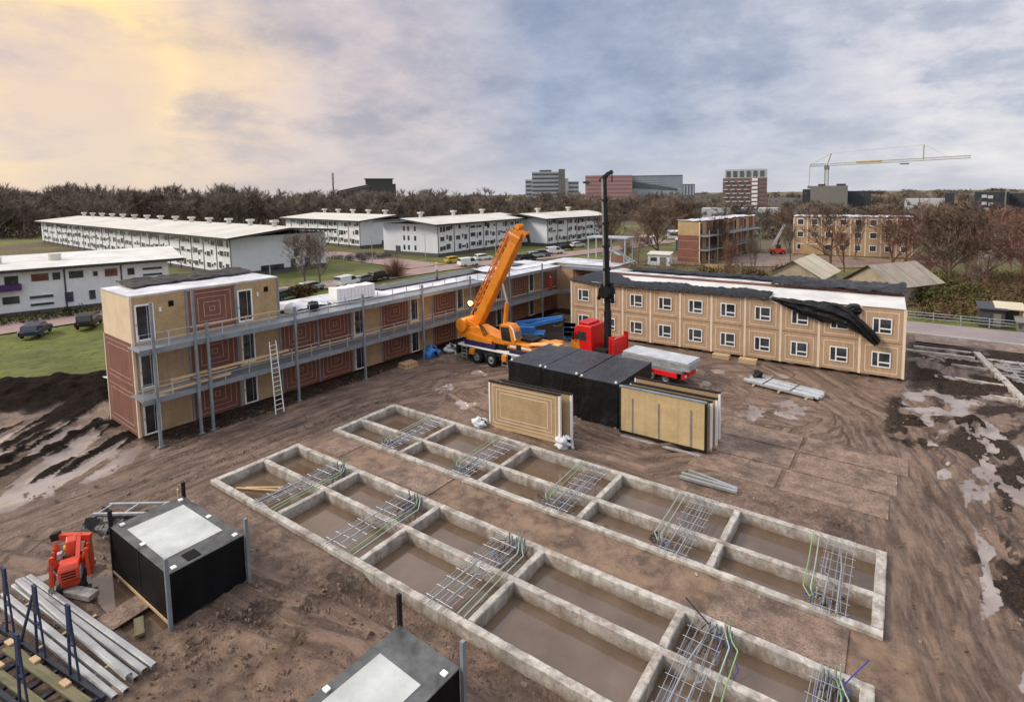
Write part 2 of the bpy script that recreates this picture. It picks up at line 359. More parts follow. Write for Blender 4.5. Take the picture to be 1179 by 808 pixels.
pr4=boxm(X,Y,-20.8,-17,8,12.8,.9)*sstep(-.05,.12,fbm(X/1.2,Y/1.2,48,3)); peat_shade=np.maximum(peat_shade,pr4*.55)
gallery_shade=boxm(X,Y,-40,-37.0,13,58,.5)*.7+boxm(X,Y,-38,-28.5,37.5,59,1.5)*sstep(-.12,.05,fbm(X/2,Y/2,58,4)+.02)*.8; peat_shade=np.maximum(peat_shade,np.clip(gallery_shade,0,1)*.8)  # shade under the galleries and in the crane corner, painted as dark ground
Z+=peat_shade*fbm(X/.55,Y/.55,59,4,.65)*.26
mound=np.exp(-(((X-4.2)/.9)**2+((Y-42.5)/1.6)**2)); Z+=mound*.7; peat_shade=np.maximum(peat_shade,sstep(.2,.5,mound))
sand=np.clip(boxm(X,Y,-33,2.5,17.8,20.2,.35)*.95+boxm(X,Y,-33,-30.4,10,27,.7)*.5+boxm(X,Y,-.2,2.2,12,27,.6)*.7+boxm(X,Y,-26,-3,25.2,27.2,.8)*.2+boxm(X,Y,-21,-9,3,11.5,1.2)*.75+boxm(X,Y,-10,1,35,46,3)*.35,0,1)
strip=boxm(X,Y,-30.3,0,17.75,20.2,.15); Z=Z*(1-strip*.8)+strip*.10
# dig out the cells and keep soil below beam tops
for G_ in (GA,GB):
    m_=boxm(X,Y,G_['u'][0],G_['u'][-1],G_['v'][0],G_['v'][-1],.04)
    near=boxm(X,Y,G_['u'][0]-1.2,G_['u'][-1]+1.2,G_['v'][0]-1.2,G_['v'][-1]+1.2,.6)
    Z=Z*(1-near*.5)+near*.03
    Z=np.where(m_>.5,-.62+fbm(X/.9,Y/.9,55,4)*.42,Z)
for x0,x1 in ((-17.5,-3.0),):
    tr=boxm(X,Y,x0,x1,11.6,12.95,.35); Z-=tr*.42
pit=boxm(X,Y,-27.6,-21.6,6.5,7.5,.2); Z=np.where(pit>.5,-.35,Z-pit*.2)
um=boxm(X,Y,-26.3,-21.5,7.6,9.9,.2); Z=Z*(1-um)-.1*um
# flat below the buildings
bl=boxm(X,Y,-46.5,-39.6,13,70,.4); Z=Z*(1-bl)-.12*bl
bl=boxm(X,Y,-30.3,.8,49.6,62,.3); Z=Z*(1-bl)-.12*bl
plt=boxm(X,Y,-9.8,1.0,27.6,35.4,.5); Z=Z*(1-plt*.9)-.005*plt
wet=np.zeros_like(X)
def pool(x0,x1,y0,y1,s,seed,lo,hi,sc=2.2,an=(1,1)):
    return boxm(X,Y,x0,x1,y0,y1,s)*sstep(lo,hi,fbm(X/sc/an[0],Y/sc/an[1],seed,4))
wet=np.maximum.reduce([boxm(X,Y,-49,-36.5,0,13,1.5)*sstep(-.05,.02,fbm(sB/.8,sA/3.2,101,5,.6))*(1-pr3)*(1-np.clip(hp*2.2,0,1)),pool(.5,4.4,43.5,48.5,.8,104,-.08,-.02,1.3),
  pool(1.5,10,33,44,1,106,.12,.17,.8,(.8,1.8)),pool(3,12,20,36,1,107,.10,.14,.8,(.6,3.2)),pool(2,11,46,60,1,109,.13,.18,1.6),pool(-29,-26,5,10,.6,111,.0,.1,1.2),
  pool(-33,-18,27,40,2,115,.14,.20,2.0),pool(-14,-5,36,47,1.5,117,.13,.19,1.6)])
wet*=(1-grass)*(1-np.clip(lump*.0,0,1)); wet=np.where(Z<-.45,0,wet)
Z=Z*(1-wet*.9)+wet*(-.06)
far=sstep(150,600,np.hypot(X,Y)); Z=Z*(1-far)
ny,nx=X.shape
me=bpy.data.meshes.new('ground'); me.vertices.add(nx*ny)
co=np.stack([X,Y,Z],-1).reshape(-1,3).astype(np.float32); me.vertices.foreach_set('co',co.ravel())
idx=np.arange(nx*ny).reshape(ny,nx)
fc=np.stack([idx[:-1,:-1],idx[:-1,1:],idx[1:,1:],idx[1:,:-1]],-1).reshape(-1,4)
nf=len(fc); me.loops.add(nf*4); me.polygons.add(nf)
me.loops.foreach_set('vertex_index',fc.ravel().astype(np.int32)); me.polygons.foreach_set('loop_start',np.arange(0,nf*4,4,dtype=np.int32))
me.polygons.foreach_set('use_smooth',np.ones(nf,dtype=bool)); me.update()
brown=sstep(76,84,Y)*sstep(-60,-40,X)*(X<400)*sstep(-.10,.06,fbm(X/14,Y/14,66,3)+.06)
for nm,a in (('brown',brown),('peat_shade',peat_shade),('grass',grass),('wet',wet),('sand',sand),('track',track)):
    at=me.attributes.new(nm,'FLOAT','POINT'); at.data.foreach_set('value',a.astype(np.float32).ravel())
at=me.attributes.new('tc','FLOAT_VECTOR','POINT'); at.data.foreach_set('vector',np.stack([tu,tv,tu*0],-1).astype(np.float32).ravel())
ground=bpy.data.objects.new('ground',me); COL.objects.link(ground); tag(ground,kind='structure')
def mudmat(name,attrs=True):
    m,nt,b=newmat(name); L=nt.links
    pos=N(nt,'ShaderNodeNewGeometry').outputs['Position']
    def A(n,o='Fac'):
        a=N(nt,'ShaderNodeAttribute',attribute_name=n); return a.outputs[o]
    big=noise(nt,pos,.22,6,.62); mid=noise(nt,pos,1.5,6,.65); fin=noise(nt,pos,6,7,.85); vf=noise(nt,pos,15,4,.75)
    c=mixc(nt,ramp(nt,mid,[(.38,0.0),(.60,1.0)]),(.145,.095,.069),(.39,.272,.202))
    c=mixc(nt,ramp(nt,big,[(.4,0.0),(.62,.55)]),c,(.30,.205,.15))
    c=mixc(nt,ramp(nt,big,[(.36,.85),(.47,0.0)]),c,(.082,.053,.039))
    c=mixc(nt,ramp(nt,noise(nt,pos,.55,6,.7),[(.36,.75),(.47,0.0)]),c,(.075,.049,.037))
    c=mixc(nt,mth(nt,'MULTIPLY',ramp(nt,fin,[(.495,0.0),(.56,1.0)]),.62),c,(.085,.056,.042))
    c=mixc(nt,mth(nt,'MULTIPLY',ramp(nt,fin,[(.40,1.0),(.465,0.0)]),.45),c,(.40,.29,.22))
    h=mth(nt,'ADD',mth(nt,'MULTIPLY',mid,.6),mth(nt,'ADD',mth(nt,'MULTIPLY',fin,.75),mth(nt,'MULTIPLY',vf,.38)))
    c=mixc(nt,mth(nt,'MULTIPLY',ramp(nt,vf,[(.51,0.0),(.57,1.0)]),.45),c,(.06,.039,.029))
    rgh=.62
    if attrs:
        s=mth(nt,'MULTIPLY',ramp(nt,mid,[(.36,.15),(.58,1.0)]),ramp(nt,noise(nt,pos,.8,5,.65),[(.40,.15),(.55,1.0)]))
        c=mixc(nt,mth(nt,'MULTIPLY',A('sand'),mth(nt,'MULTIPLY',s,.8)),c,(.40,.265,.17))
        mp=N(nt,'ShaderNodeMapping'); mp.inputs['Scale'].default_value=(2.4,.30,1); L.new(A('tc','Vector'),mp.inputs[0])
        st=noise(nt,mp.outputs[0],1.0,6,.68)
        tm=A('track')
        tcx=mixc(nt,ramp(nt,st,[(.41,0.0),(.5,.5),(.58,1.0)]),(.066,.041,.030),(.33,.225,.165))
        c=mixc(nt,mth(nt,'MULTIPLY',tm,mth(nt,'MULTIPLY',ramp(nt,mid,[(.33,.35),(.58,1.0)]),.80)),c,tcx)
        h=mth(nt,'ADD',h,mth(nt,'MULTIPLY',mth(nt,'MULTIPLY',st,tm),1.6))
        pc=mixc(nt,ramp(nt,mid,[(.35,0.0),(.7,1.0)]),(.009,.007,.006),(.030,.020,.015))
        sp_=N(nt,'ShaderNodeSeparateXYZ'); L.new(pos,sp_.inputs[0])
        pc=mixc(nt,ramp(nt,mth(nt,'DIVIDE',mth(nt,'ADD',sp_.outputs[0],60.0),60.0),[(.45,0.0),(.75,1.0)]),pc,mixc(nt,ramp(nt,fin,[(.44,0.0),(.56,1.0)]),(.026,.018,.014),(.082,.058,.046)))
        pk=ramp(nt,mth(nt,'ADD',A('peat_shade'),mth(nt,'ADD',mth(nt,'MULTIPLY',mth(nt,'SUBTRACT',fin,.5),1.3),mth(nt,'MULTIPLY',mth(nt,'SUBTRACT',mid,.5),.8))),[(.30,0.0),(.60,1.0)])
        c=mixc(nt,mth(nt,'MULTIPLY',pk,ramp(nt,A('peat_shade'),[(0.0,0.0),(.12,1.0)])),c,pc)
        gn=noise(nt,pos,.16,5,.6); gf=noise(nt,pos,3.5,4,.7)
        g1=mixc(nt,ramp(nt,gn,[(.4,0.0),(.62,1.0)]),(.088,.115,.010),(.175,.205,.024))
        g1=mixc(nt,ramp(nt,gf,[(.46,0.0),(.66,.75)]),g1,(.165,.14,.05))
        g1=mixc(nt,ramp(nt,noise(nt,pos,1.1,6,.75),[(.36,.8),(.5,0.0)]),g1,(.034,.045,.008))
        # rough meadow and scrub soil far from the site
        dist=N(nt,'ShaderNodeVectorMath',operation='LENGTH'); L.new(pos,dist.inputs[0])
        br=mth(nt,'MULTIPLY',ramp(nt,mth(nt,'DIVIDE',dist.outputs['Value'],400.0),[(.2,0.0),(.5,1.0)]),ramp(nt,noise(nt,pos,.035,4,.6),[(.42,0.0),(.55,1.0)]))
        g1=mixc(nt,br,g1,(.115,.078,.045))
        g1=mixc(nt,mth(nt,'MULTIPLY',A('brown'),ramp(nt,mid,[(.36,.45),(.6,1.0)])),g1,(.115,.080,.048))
        c=mixc(nt,A('grass'),c,g1)
        w=A('wet'); we=ramp(nt,mth(nt,'ADD',w,mth(nt,'ADD',mth(nt,'MULTIPLY',mth(nt,'SUBTRACT',mid,.5),.6),mth(nt,'MULTIPLY',mth(nt,'SUBTRACT',fin,.5),.9))),[(.40,0.0),(.60,1.0)])
        damp=ramp(nt,noise(nt,pos,.5,5,.6),[(.45,0.0),(.62,1.0)])
        c=mixc(nt,we,c,mixc(nt,ramp(nt,big,[(.4,0.0),(.6,1.0)]),(.19,.15,.135),(.33,.285,.265)))
        L.new(mth(nt,'SUBTRACT',.45,mth(nt,'MULTIPLY',A('peat_shade'),.38)),b.inputs['Specular IOR Level'])
        r=mth(nt,'SUBTRACT',.58,mth(nt,'MULTIPLY',damp,.27)); r=mth(nt,'ADD',r,mth(nt,'MULTIPLY',A('grass'),.3))
        r=mth(nt,'MAXIMUM',r,mth(nt,'MULTIPLY',A('peat_shade'),.97))
        r=mth(nt,'MAXIMUM',mth(nt,'MULTIPLY',r,mth(nt,'SUBTRACT',1.0,mth(nt,'MULTIPLY',we,.90))),.05)
        L.new(r,b.inputs['Roughness'])
        bs=mth(nt,'MULTIPLY',mth(nt,'SUBTRACT',1.0,we),.95)
    else:
        bs=.5; b.inputs['Roughness'].default_value=.5
    L.new(c,b.inputs['Base Color'])
    bp=N(nt,'ShaderNodeBump'); bp.inputs['Distance'].default_value=.19
    if isinstance(bs,float): bp.inputs['Strength'].default_value=bs
    else: L.new(bs,bp.inputs['Strength'])
    L.new(h,bp.inputs['Height']); L.new(bp.outputs[0],b.inputs['Normal'])
    return m
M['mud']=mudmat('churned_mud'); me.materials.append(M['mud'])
M['plate']=mudmat('mud_smeared_plate',False)
# water
m,nt,b=newmat('muddy_water'); pos=N(nt,'ShaderNodeNewGeometry').outputs['Position']
nw=noise(nt,pos,.6,5,.6)
nt.links.new(mixc(nt,ramp(nt,nw,[(.35,0.0),(.62,.55),(.75,1.0)]),(.105,.070,.046),(.165,.118,.085)),b.inputs['Base Color'])
b.inputs['Roughness'].default_value=.03; b.inputs['IOR'].default_value=1.45; b.inputs['Specular IOR Level'].default_value=.85
bp=N(nt,'ShaderNodeBump'); bp.inputs['Strength'].default_value=.02; bp.inputs['Distance'].default_value=.05
nt.links.new(noise(nt,pos,3,2),bp.inputs['Height']); nt.links.new(bp.outputs[0],b.inputs['Normal']); M['water']=m
w=MB()
for G_ in (GA,GB):
    for j in range(2):
        for i in range(5):
            w.add([(G_['u'][i],G_['v'][j],-.28),(G_['u'][i+1],G_['v'][j],-.28),(G_['u'][i+1],G_['v'][j+1],-.28),(G_['u'][i],G_['v'][j+1],-.28)],[(0,1,2,3)])
w.add([(-27.8,6.3,-.2),(-21.4,6.3,-.2),(-21.4,7.6,-.2),(-27.8,7.6,-.2)],[(0,1,2,3)])
tag(w.build('water',M['water']),kind='structure')
# foundations
def cbeam(p,q,w=.36,z0=-.75,z1=.25,seed=0):
    """cast beam with slightly wavering arrises"""
    rs=random.Random(seed); p=Vector(p+(0,));q=Vector(q+(0,)); L=(q-p).length; n=max(2,int(L/.35)); d=(q-p)/L; s=Vector((-d.y,d.x,0))
    mb=MB(); vs=[]
    for i in range(n+1):
        c=p+d*(L*i/n); j=lambda a:rs.uniform(-a,a); wl=w/2+j(.014); wr=w/2+j(.014)
        vs+=[c+s*wl+Vector((0,0,z0)),c-s*wr+Vector((0,0,z0)),c-s*wr+Vector((0,0,z1-.03+j(.012))),c-s*(wr-.035)+Vector((0,0,z1+j(.01))),c+s*(wl-.035)+Vector((0,0,z1+j(.01))),c+s*wl+Vector((0,0,z1-.03+j(.012)))]
    fs=[]
    for i in range(n):
        for k in range(6):
            k2=(k+1)%6; fs.append((i*6+k,(i+1)*6+k,(i+1)*6+k2,i*6+k2))
    fs.append(tuple(range(6))); fs.append(tuple(n*6+k for k in reversed(range(6))))
    return mb.add(vs,fs)
def foundation(G_,label,seed):
    x0,y0=G_['u'][0],G_['v'][0]
    e=empty('concrete_foundation',(x0,y0,0),0,label,'foundation','grid foundations in the mud')
    U=[a-x0 for a in G_['u']]; V=[a-y0 for a in G_['v']]
    k=seed
    for j,v in enumerate(V):
        k+=1; cbeam((U[0]-.18,v),(U[-1]+.18,v),.31 if j!=1 else .29,seed=k).build('long_beam',M['conc'],e)
    for i,u in enumerate(U):
        for j in range(2):
            k+=1; b_=cbeam((u,V[j]+.157),(u,V[j+1]-.148),.38 if i in(0,5) else .29,z1=.262,seed=k); b_.build('cross_beam',M['conc'],e)
    # casting nibs under the long beams
    for i in range(5):
        xm=(U[i]+U[i+1])/2; MB().box(xm-.12,xm+.12,V[1]-.28,V[1]-.147,-.5,-.30).build('casting_nib',M['conc'],e); MB().box(xm-.12,xm+.12,V[2]-.30,V[2]-.157,-.5,-.30).build('casting_nib',M['conc'],e)
    return e
foundation(GA,'nearer of two flooded concrete grid foundations, cut by the picture bottom',100)
foundation(GB,'farther concrete grid foundation with water in its cells, beside the timber wall panels',200)
# service trays: lattice of zinc rods with conduits, laid across the beams
def tray(x0,wid,y0,y1,flip,label,seed,green=2,extra=None):
    rs=random.Random(seed); L=y1-y0
    e=empty('cable_tray',(x0,y0,0),0,label,'cable tray','rod and conduit trays across the foundations')
    z=.30; lat=MB(); sk=rs.uniform(-.10,.10)
    nr=5
    for k in range(nr):
        xx=wid*k/(nr-1)*.62; lat.tube([(xx,-.22+rs.uniform(-.08,.1),z+.01),(xx+sk*.5,L*.5,z+rs.uniform(0,.03)),(xx+sk,L+.05+rs.uniform(-.3,.1),z)],.0135,5)
    for q in range(3): lat.tube([(wid*(.1+.2*q),.1,z+.05),(wid*(.12+.2*q)+rs.uniform(-.1,.1),L*rs.uniform(.4,.6),z+.06),(wid*(.1+.2*q)+rs.uniform(-.15,.15),L*.93,z+.03)],.012,4)
    n=int(L/.5)
    for k in range(n):
        yy=.15+k*(L-.3)/(n-1)+rs.uniform(-.05,.05); o=sk*yy/L
        lat.tube([(-.10+o,yy,z+.04),(wid*.62+.10+o,yy+rs.uniform(-.06,.06),z+.04)],.0095,4)
    lat.build('rod_lattice',M['rod'],e)
    cz=MB()
    for k in range(2):
        xx=wid*(.18+.28*k); cz.tube([(xx,-.1,z+.075),(xx+.05,L*.55,z+.075),(xx+.1+rs.uniform(0,.1),L*.8,z-.05),(xx+.25,L*.86,-.3)] if k==0 else [(xx,L*.05,z+.075),(xx,L*.40,z+.075),(xx+.14,L*.44,z+.02),(xx+.2,L*.85,-.1)],.030,6)
    cz.build('white_conduit',M['rod'],e)
    yb=L if not flip else 0; sgn=-1 if not flip else 1
    for k in range(green):
        g_=MB(); xx=wid*(.78+.16*k)
        tgt=wid*(.60+.10*k)
        g_.tube([(xx+.1,L-yb+(.1 if not flip else -.1),z+.02),(xx,L*.5,z+.03),(xx-.02,yb+sgn*.9,z+.02),(tgt+.12,yb+sgn*.55,z-.05),(tgt,yb+sgn*.38,z+.10),(tgt,yb+sgn*.36,z+.5+.1*k)],.025,6)
        g_.build('green_conduit',M['conduitg'] if (seed+k)%3==0 else M['conduit'],e)
    st=MB()
    for k in range(5):
        xx=wid*(.30+.11*k)+rs.uniform(-.05,.05); st.tube([(xx,yb+sgn*.3,-.5),(xx+rs.uniform(-.03,.03),yb+sgn*(.3+rs.uniform(-.1,.12)),.42+rs.uniform(0,.28))],.032,6)
    st.build('conduit_stub',M['steelg'],e)
    cb=MB()
    for k in range(5):
        pts=[]; x1=wid*rs.uniform(.2,.9); yy=yb+sgn*.4
        for q in range(7):
            pts.append((x1,yy,.25+.12*math.sin(q*1.4+k)-.05*q)); x1+=rs.uniform(-.22,.22); yy+=sgn*rs.uniform(.05,.26)
        cb.tube(pts,.02,5,m=0 if k%3 else 1)
    if extra=='long': cb.tube([(wid*.3,L-.5,.5),(0,L-.2,.55),(-.6,L+.35,.42)],.03,5)
    if extra=='blue': cb.tube([(wid*.75,L-.5,.3),(wid*.95,L-.1,.45),(wid*1.3,L+.35,.85)],.02,5,m=1)
    cb.build('loose_cables',[M['cblack'],M['cblue']],e)
    return e
for i,(x0,w_,lab,ex_) in enumerate([(-26.3,1.6,'rod and conduit tray in the leftmost cell of the nearer foundation, beside two loose battens',None),
    (-20.6,1.9,'rod and conduit tray in the second cell from the left of the nearer foundation',None),
    (-14.4,1.9,'rod and conduit tray in the third cell from the left of the nearer foundation',None),
    (-5.55,1.7,'tray with blue cables and a stray black cable, near the picture bottom',"long"),
    (-1.9,1.2,'tray with a tall blue tube end at the cut-off corner of the nearer foundation',"blue")]):
    tray(x0,w_,GA['v'][0],GA['v'][2],False,lab,11+i,extra=ex_)
for i,(x0,w_,lab) in enumerate([(-26.2,1.5,'rod and conduit tray in the far left cell of the farther foundation'),
    (-20.4,1.7,'rod and conduit tray in the second cell of the farther foundation'),
    (-14.4,1.8,'rod and conduit tray in the middle cell of the farther foundation'),
    (-8.6,1.8,'rod and conduit tray with dark blue cables, below the loose grey beams'),
    (-2.6,1.6,'rod and conduit tray in the end cell of the farther foundation, at far right')]):
    e=tray(x0,w_,GB['v'][0],GB['v'][2],True,lab,31+i); e.scale=(-1,1,1); e.location.x+=w_*.9
for i,(a,b_,l) in enumerate([((-28.9,13.9,-.22),(-27.0,14.9,-.12),'upper of two loose pale battens over the first flooded cell'),((-29.3,13.6,-.22),(-26.9,14.6,-.12),'lower of two loose pale battens over the first flooded cell')]):
    o=MB().bar((0,0,0),Vector(b_)-Vector(a),.09,.06).build('timber_batten',M['lathing'],loc=a); tag(o,l,'batten','battens in the first cell')
# ---------------------------------------------------------------- module buildings
PW,PH=3.05,3.03
def panel_red(x0,x1,z0,z1,y=0,d=.05,n=4):
    """board with concentric pale tape lines; faces -y"""
    mb=MB().box(x0,x1,y-d,y+.02,z0,z1,0)
    w,h=x1-x0,z1-z0
    for k in range(n):
        t=.08+.36*k/(n-1)*1.0
        mb.ring(x0+w*t,x1-w*t,z0+h*t,z1-h*t,.035,y-d-.006,y-d+.004,1)
    return mb
def door(parent,x0,x1,z0,z1,y=-.03):
    d=MB().ring(x0,x1,z0,z1,.10,y-.05,y+.06).build('door',M['white'],parent)
    p=MB().box(x0+.10,x1-.10,y-.012,y+.012,z0+.10,z1-.10).build('pane',M['glassd'],d)
    MB().box(x0*.36+x1*.64-.018,x0*.36+x1*.64+.018,y-.030,y-.014,z0+.10,z1-.10).build('mullion',M['galv'],d)
    MB().box(x0+.03,x0+.055,y-.10,y-.052,z0+1.0,z0+1.14).build('handle',M['steelg'],d)
LW=empty('module_building',(-40.0,13.1,0),math.atan2(31.9,1.4),'long timber module block with red brown panels, steel galleries and a three storey near end','building')
# local x along the facade, local +y into the block; 15 bays
NB=15; DEP=5.4
body=MB(); body.box(0,NB*PW,.021,DEP,.12,6.06); body.build('wall',M['ply'],LW)
b3=MB().box(.02,3*PW-.02,.021,DEP,6.10,9.1).build('upper_storey_wall',M['ply'],LW)
seq=[('B',0),('A',0),('B',0),('A',0),('A',0),('B',0),('A',0),('B',0)]
lay='BABAABABABABABA'
for s in range(2):
    z0=.14+s*PH; z1=z0+2.86
    for i,c in enumerate(lay):
        x0=i*PW+.07; x1=(i+1)*PW-.07
        if c=='A': panel_red(x0,x1,z0,z1).build('red_panel',[M['red'],M['stripe']],LW)
        else:
            door(LW,x0+.16,x0+1.10,z0+.02,z0+2.30)
            MB().box(x0,x0+.158,-.03,.02,z0,z1).box(x0+.158,x0+1.102,-.03,.02,z0+2.302,z1).box(x0+1.102,x1,-.03,.02,z0,z1).build('timber_panel',M['osbT'],LW)
for i,c in enumerate('BAB'):
    x0=i*PW+.07; x1=(i+1)*PW-.07; z0=6.24; z1=9.0
    if c=='A': panel_red(x0,x1,z0,z1,n=4).build('red_panel',[M['red'],M['stripe']],LW)
    else:
        xo=.10 if i==0 else .06
        door(LW,x0+xo,x0+xo+1.02,z0+.02,z0+2.34)
        MB().box(x0,x0+xo-.002,-.03,.02,z0,z1).box(x0+xo-.002,x0+xo+1.022,-.03,.02,z0+2.342,z1).box(x0+xo+1.022,x1,-.03,.02,z0,z1).build('timber_panel',M['osb'],LW)
        MB().box(x0+1.95,x0+2.25,-.05,-.028,z0+1.95,z0+2.32).build('vent_opening',M['black'],LW)
        MB().box(x0+1.42,x0+1.53,-.10,-.03,z0+1.72,z0+2.0).build('wall_lamp',M['white'],LW)
# corner and joint strips
for i in range(NB+1):
    MB().box(i*PW-.066,i*PW+.066,-.075,.02,.12,6.05 if i>3 else (9.1 if i<=3 else 6.05)).build('joint_strip',M['steelg'] if i else M['tanpale'],LW)
# end wall: red boards below, bare plywood above
for s in range(2):
    e=MB(); z0=.14+s*PH; z1=z0+3.0
    e.box(-.05,0,.10,DEP-.10,z0,z1-.02,0)
    for k in range(2):
        t=.25+.32*k; 
        for (a,b_,c,d) in ((.10+t,DEP-.10-t,z0+t,z0+t+.035),(.10+t,DEP-.10-t,z1-t-.035,z1-t)): e.box(-.056,-.048,a,b_,c,d,1)
        for (a,b_) in ((.10+t,.135+t),(DEP-.135-t,DEP-.10-t)): e.box(-.056,-.048,a,b_,z0+t+.035,z1-t-.035,1)
    e.build('end_panel',[M['red'],M['stripe']],LW)
MB().box(-.07,0,-.02,.098,.1,6.1).build('corner_board',M['tanpale'],LW); MB().box(-.07,0,DEP-.098,DEP+.03,.1,6.1).build('corner_board',M['tanpale'],LW)
MB().box(-.035,.015,.03,DEP-.03,6.14,9.05).build('end_board',M['ply'],LW)
MB().box(-.04,3*PW+.04,-.06,DEP+.05,9.1,9.2).build('upper_roof',M['foil'],LW)
# lower roof, uneven white sheeting
def sheet(nx,ny,fx,name,mat,parent,thick=.0,loc=None,smooth=True):
    vs=[fx(i/(nx-1),j/(ny-1)) for j in range(ny) for i in range(nx)]
    fs=[(j*nx+i,j*nx+i+1,(j+1)*nx+i+1,(j+1)*nx+i) for j in range(ny-1) for i in range(nx-1)]
    o=MB().add(vs,fs).build(name,mat,parent,smooth=smooth,loc=loc)
    if thick:
        s=o.modifiers.new('t','SOLIDIFY'); s.thickness=thick
    return o
def nz(x,y,s=0,o=3): return float(fbm(np.array([x]),np.array([y]),s,o)[0])
sheet(120,22,lambda u,v:(3*PW+.06+u*(12*PW),-.05+v*(DEP+.1),6.12+.10*nz(u*30,v*4,3)+.05),'roof_sheeting',M['foil'],LW)
# steel galleries
GX=2.15
def gallery(z,x0,x1,rail=True):
    g=MB().box(x0,x1,-GX,-.10,z-.05,z)
    d=g.build('gallery_deck',M['deck'],LW)
    MB().box(x0,x1,-GX-.06,-GX-.002,z-.24,z+.10).build('edge_beam',M['steelg'],d)
    b=MB(); x=x0+.3
    br=[]
    while x<x1: b.box(x-.05,x+.05,-GX+.01,-.10,z-.22,z-.052); x+=PW
    b.build('cross_bearers',M['steelg'],d)
    return d
d1=gallery(2.98,-.35,NB*PW-1.9); d2=gallery(6.05,-.35,NB*PW-1.9)
# guard wires on their stanchions
def guard(z,x0,x1,parent,wood_=False):
    n=int((x1-x0)/1.5)
    for i in range(n+1):
        x=x0+(x1-x0)*i/n; MB().box(x-.025,x+.025,-GX-.03,-GX+.02,z+.10,z+1.05).build('stanchion',M['galv'],parent)
    for h in (.55,1.02): MB().tube([(x0,-GX,z+h),(x1,-GX,z+h)],.012,4).build('guard_wire',M['galv'],parent)
guard(2.98,-.3,30.2,d1); guard(6.05,-.3,30.2,d2)
MB().bar((1.2,-GX-.06,3.95),(8.6,-GX-.06,4.02),.04,.16).build('handrail_plank',M['lathing'],d1)
MB().bar((.2,-GX-.07,3.35),(4.6,-GX-.07,3.42),.04,.16).build('toe_plank',M['lathing'],d1)
MB().bar((2.4,-GX-.06,7.02),(8.9,-GX-.06,7.05),.035,.09).build('handrail_plank',M['lathing'],d2)
MB().add([(30,-GX-.02,6.10),(43.9,-GX-.02,6.10),(43.9,-.1,6.13),(30,-.1,6.13),(30,-GX-.1,6.12),(43.9,-GX-.1,6.12)],[(0,1,2,3),(4,5,1,0)]).build('deck_sheeting',M['foil'],d2)
for x,zt in ((.35,9.0),(2.6,9.3),(3.3,7.15),(9.15,7.15),(14.9,7.15),(21.2,7.0),(27.4,7.0),(33.5,6.9),(39.6,6.9)):
    pst=MB().box(x-.075,x+.075,-GX-.22,-GX-.07,-.1,zt).build('post',M['steelg'],LW)
    MB().box(x-.17,x+.17,-GX-.30,-GX-.0,-.06,.03).build('base_plate',M['steelg'],pst)
# return wing behind the corner, seen over the gallery
RW=empty('module_building',(-37.9,58.8,0),0,'short return wing of timber modules in the inner corner behind the yellow crane','building')
MB().box(-2.0,8.0,.03,5.5,.12,6.06).build('wall',M['tan'],RW)
for s in range(2):
    z0=.14+s*PH
    for i,c in enumerate('BAB'):
        x0=i*2.6+.08; x1=(i+1)*2.6-.06
        if c=='A': panel_red(x0,x1,z0,z0+2.85).build('red_panel',[M['red'],M['stripe']],RW)
        else: MB().box(x0,x1,-.03,.02,z0,z0+2.85).build('timber_panel',M['tan'],RW)
sheet(30,14,lambda u,v:(-2.1+u*10.4,-.05+v*5.6,6.14+.14*nz(u*9,v*4,8)),'roof_sheeting',M['foil'],RW)
for z in (2.98,6.05):
    dk=MB().box(1.95,8.0,-2.15,-.1,z-.05,z).build('gallery_deck',M['deck'],RW)
    MB().box(1.95,8.0,-2.21,-2.152,z-.24,z+.1).build('edge_beam',M['steelg'],dk)
# right-hand block
RB=empty('module_building',(-30.0,49.5,0),math.atan2(.57,30.5),'tan two storey module block with two rows of white framed windows under loose black sheeting','building')
BW=30.5/10
MB().box(0,30.5,.03,11.2,.15,5.75).build('wall',M['tan'],RB)
def window(parent,x,z,w=1.36,h=1.26,y=-.05):
    fr=MB().ring(x-w/2,x+w/2,z-h/2,z+h/2,.085,y-.05,y+.08)
    a=x-w/2+w*.36
    fr.box(a-.05,a+.05,y-.045,y+.07,z-h/2+.085,z+h/2-.085)
    fr.box(a+.05,x+w/2-.085,y-.045,y+.07,z-h*.17-.05,z-h*.17+.05)
    wd=fr.build('window',M['white'],parent)
    MB().box(x-w/2+.085,a-.05,y-.005,y+.02,z-h/2+.085,z+h/2-.085).box(a+.05,x+w/2-.085,y-.005,y+.02,z-h*.17+.05,z+h/2-.085).box(a+.05,x+w/2-.085,y-.005,y+.02,z-h/2+.085,z-h*.17-.05).build('pane',M['glass'],wd)
    return wd
for s in range(2):
    z0=.18+s*2.78; z1=z0+2.70
    for i in range(10):
        x0=i*BW+.11; x1=(i+1)*BW-.11; xc=(x0+x1)/2; zc_=z0+1.33
        p=MB(); hw,hh=.70,.65
        # boards around the opening, then two pale tape frames
        for q in ((x0,xc-hw,z0,z1),(xc+hw,x1,z0,z1),(xc-hw,xc+hw,z0,zc_-hh),(xc-hw,xc+hw,zc_+hh,z1)): p.box(q[0],q[1],-.035,.02,q[2],q[3],0)
        p.ring(x0+.10,x1-.10,z0+.10,z1-.10,.035,-.042,-.032,1); p.ring(x0+.27,x1-.27,z0+.24,z1-.24,.055,-.045,-.033,2)
        p.ring(x0+.42,x1-.42,z0+.36,z1-.36,.03,-.041,-.031,1)
        p.build('facade_panel',[M['tan'],M['stripe'],M['tanpale']],RB)
        window(RB,xc,zc_)
for i in range(11):
    MB().box(i*BW-.10,i*BW+.10,-.055,.02,.15,5.72).build('joint_strip',M['tanpale'],RB)
MB().box(30.5,30.56,.02,11.2,.15,5.75).build('end_board',M['tanpale'],RB)
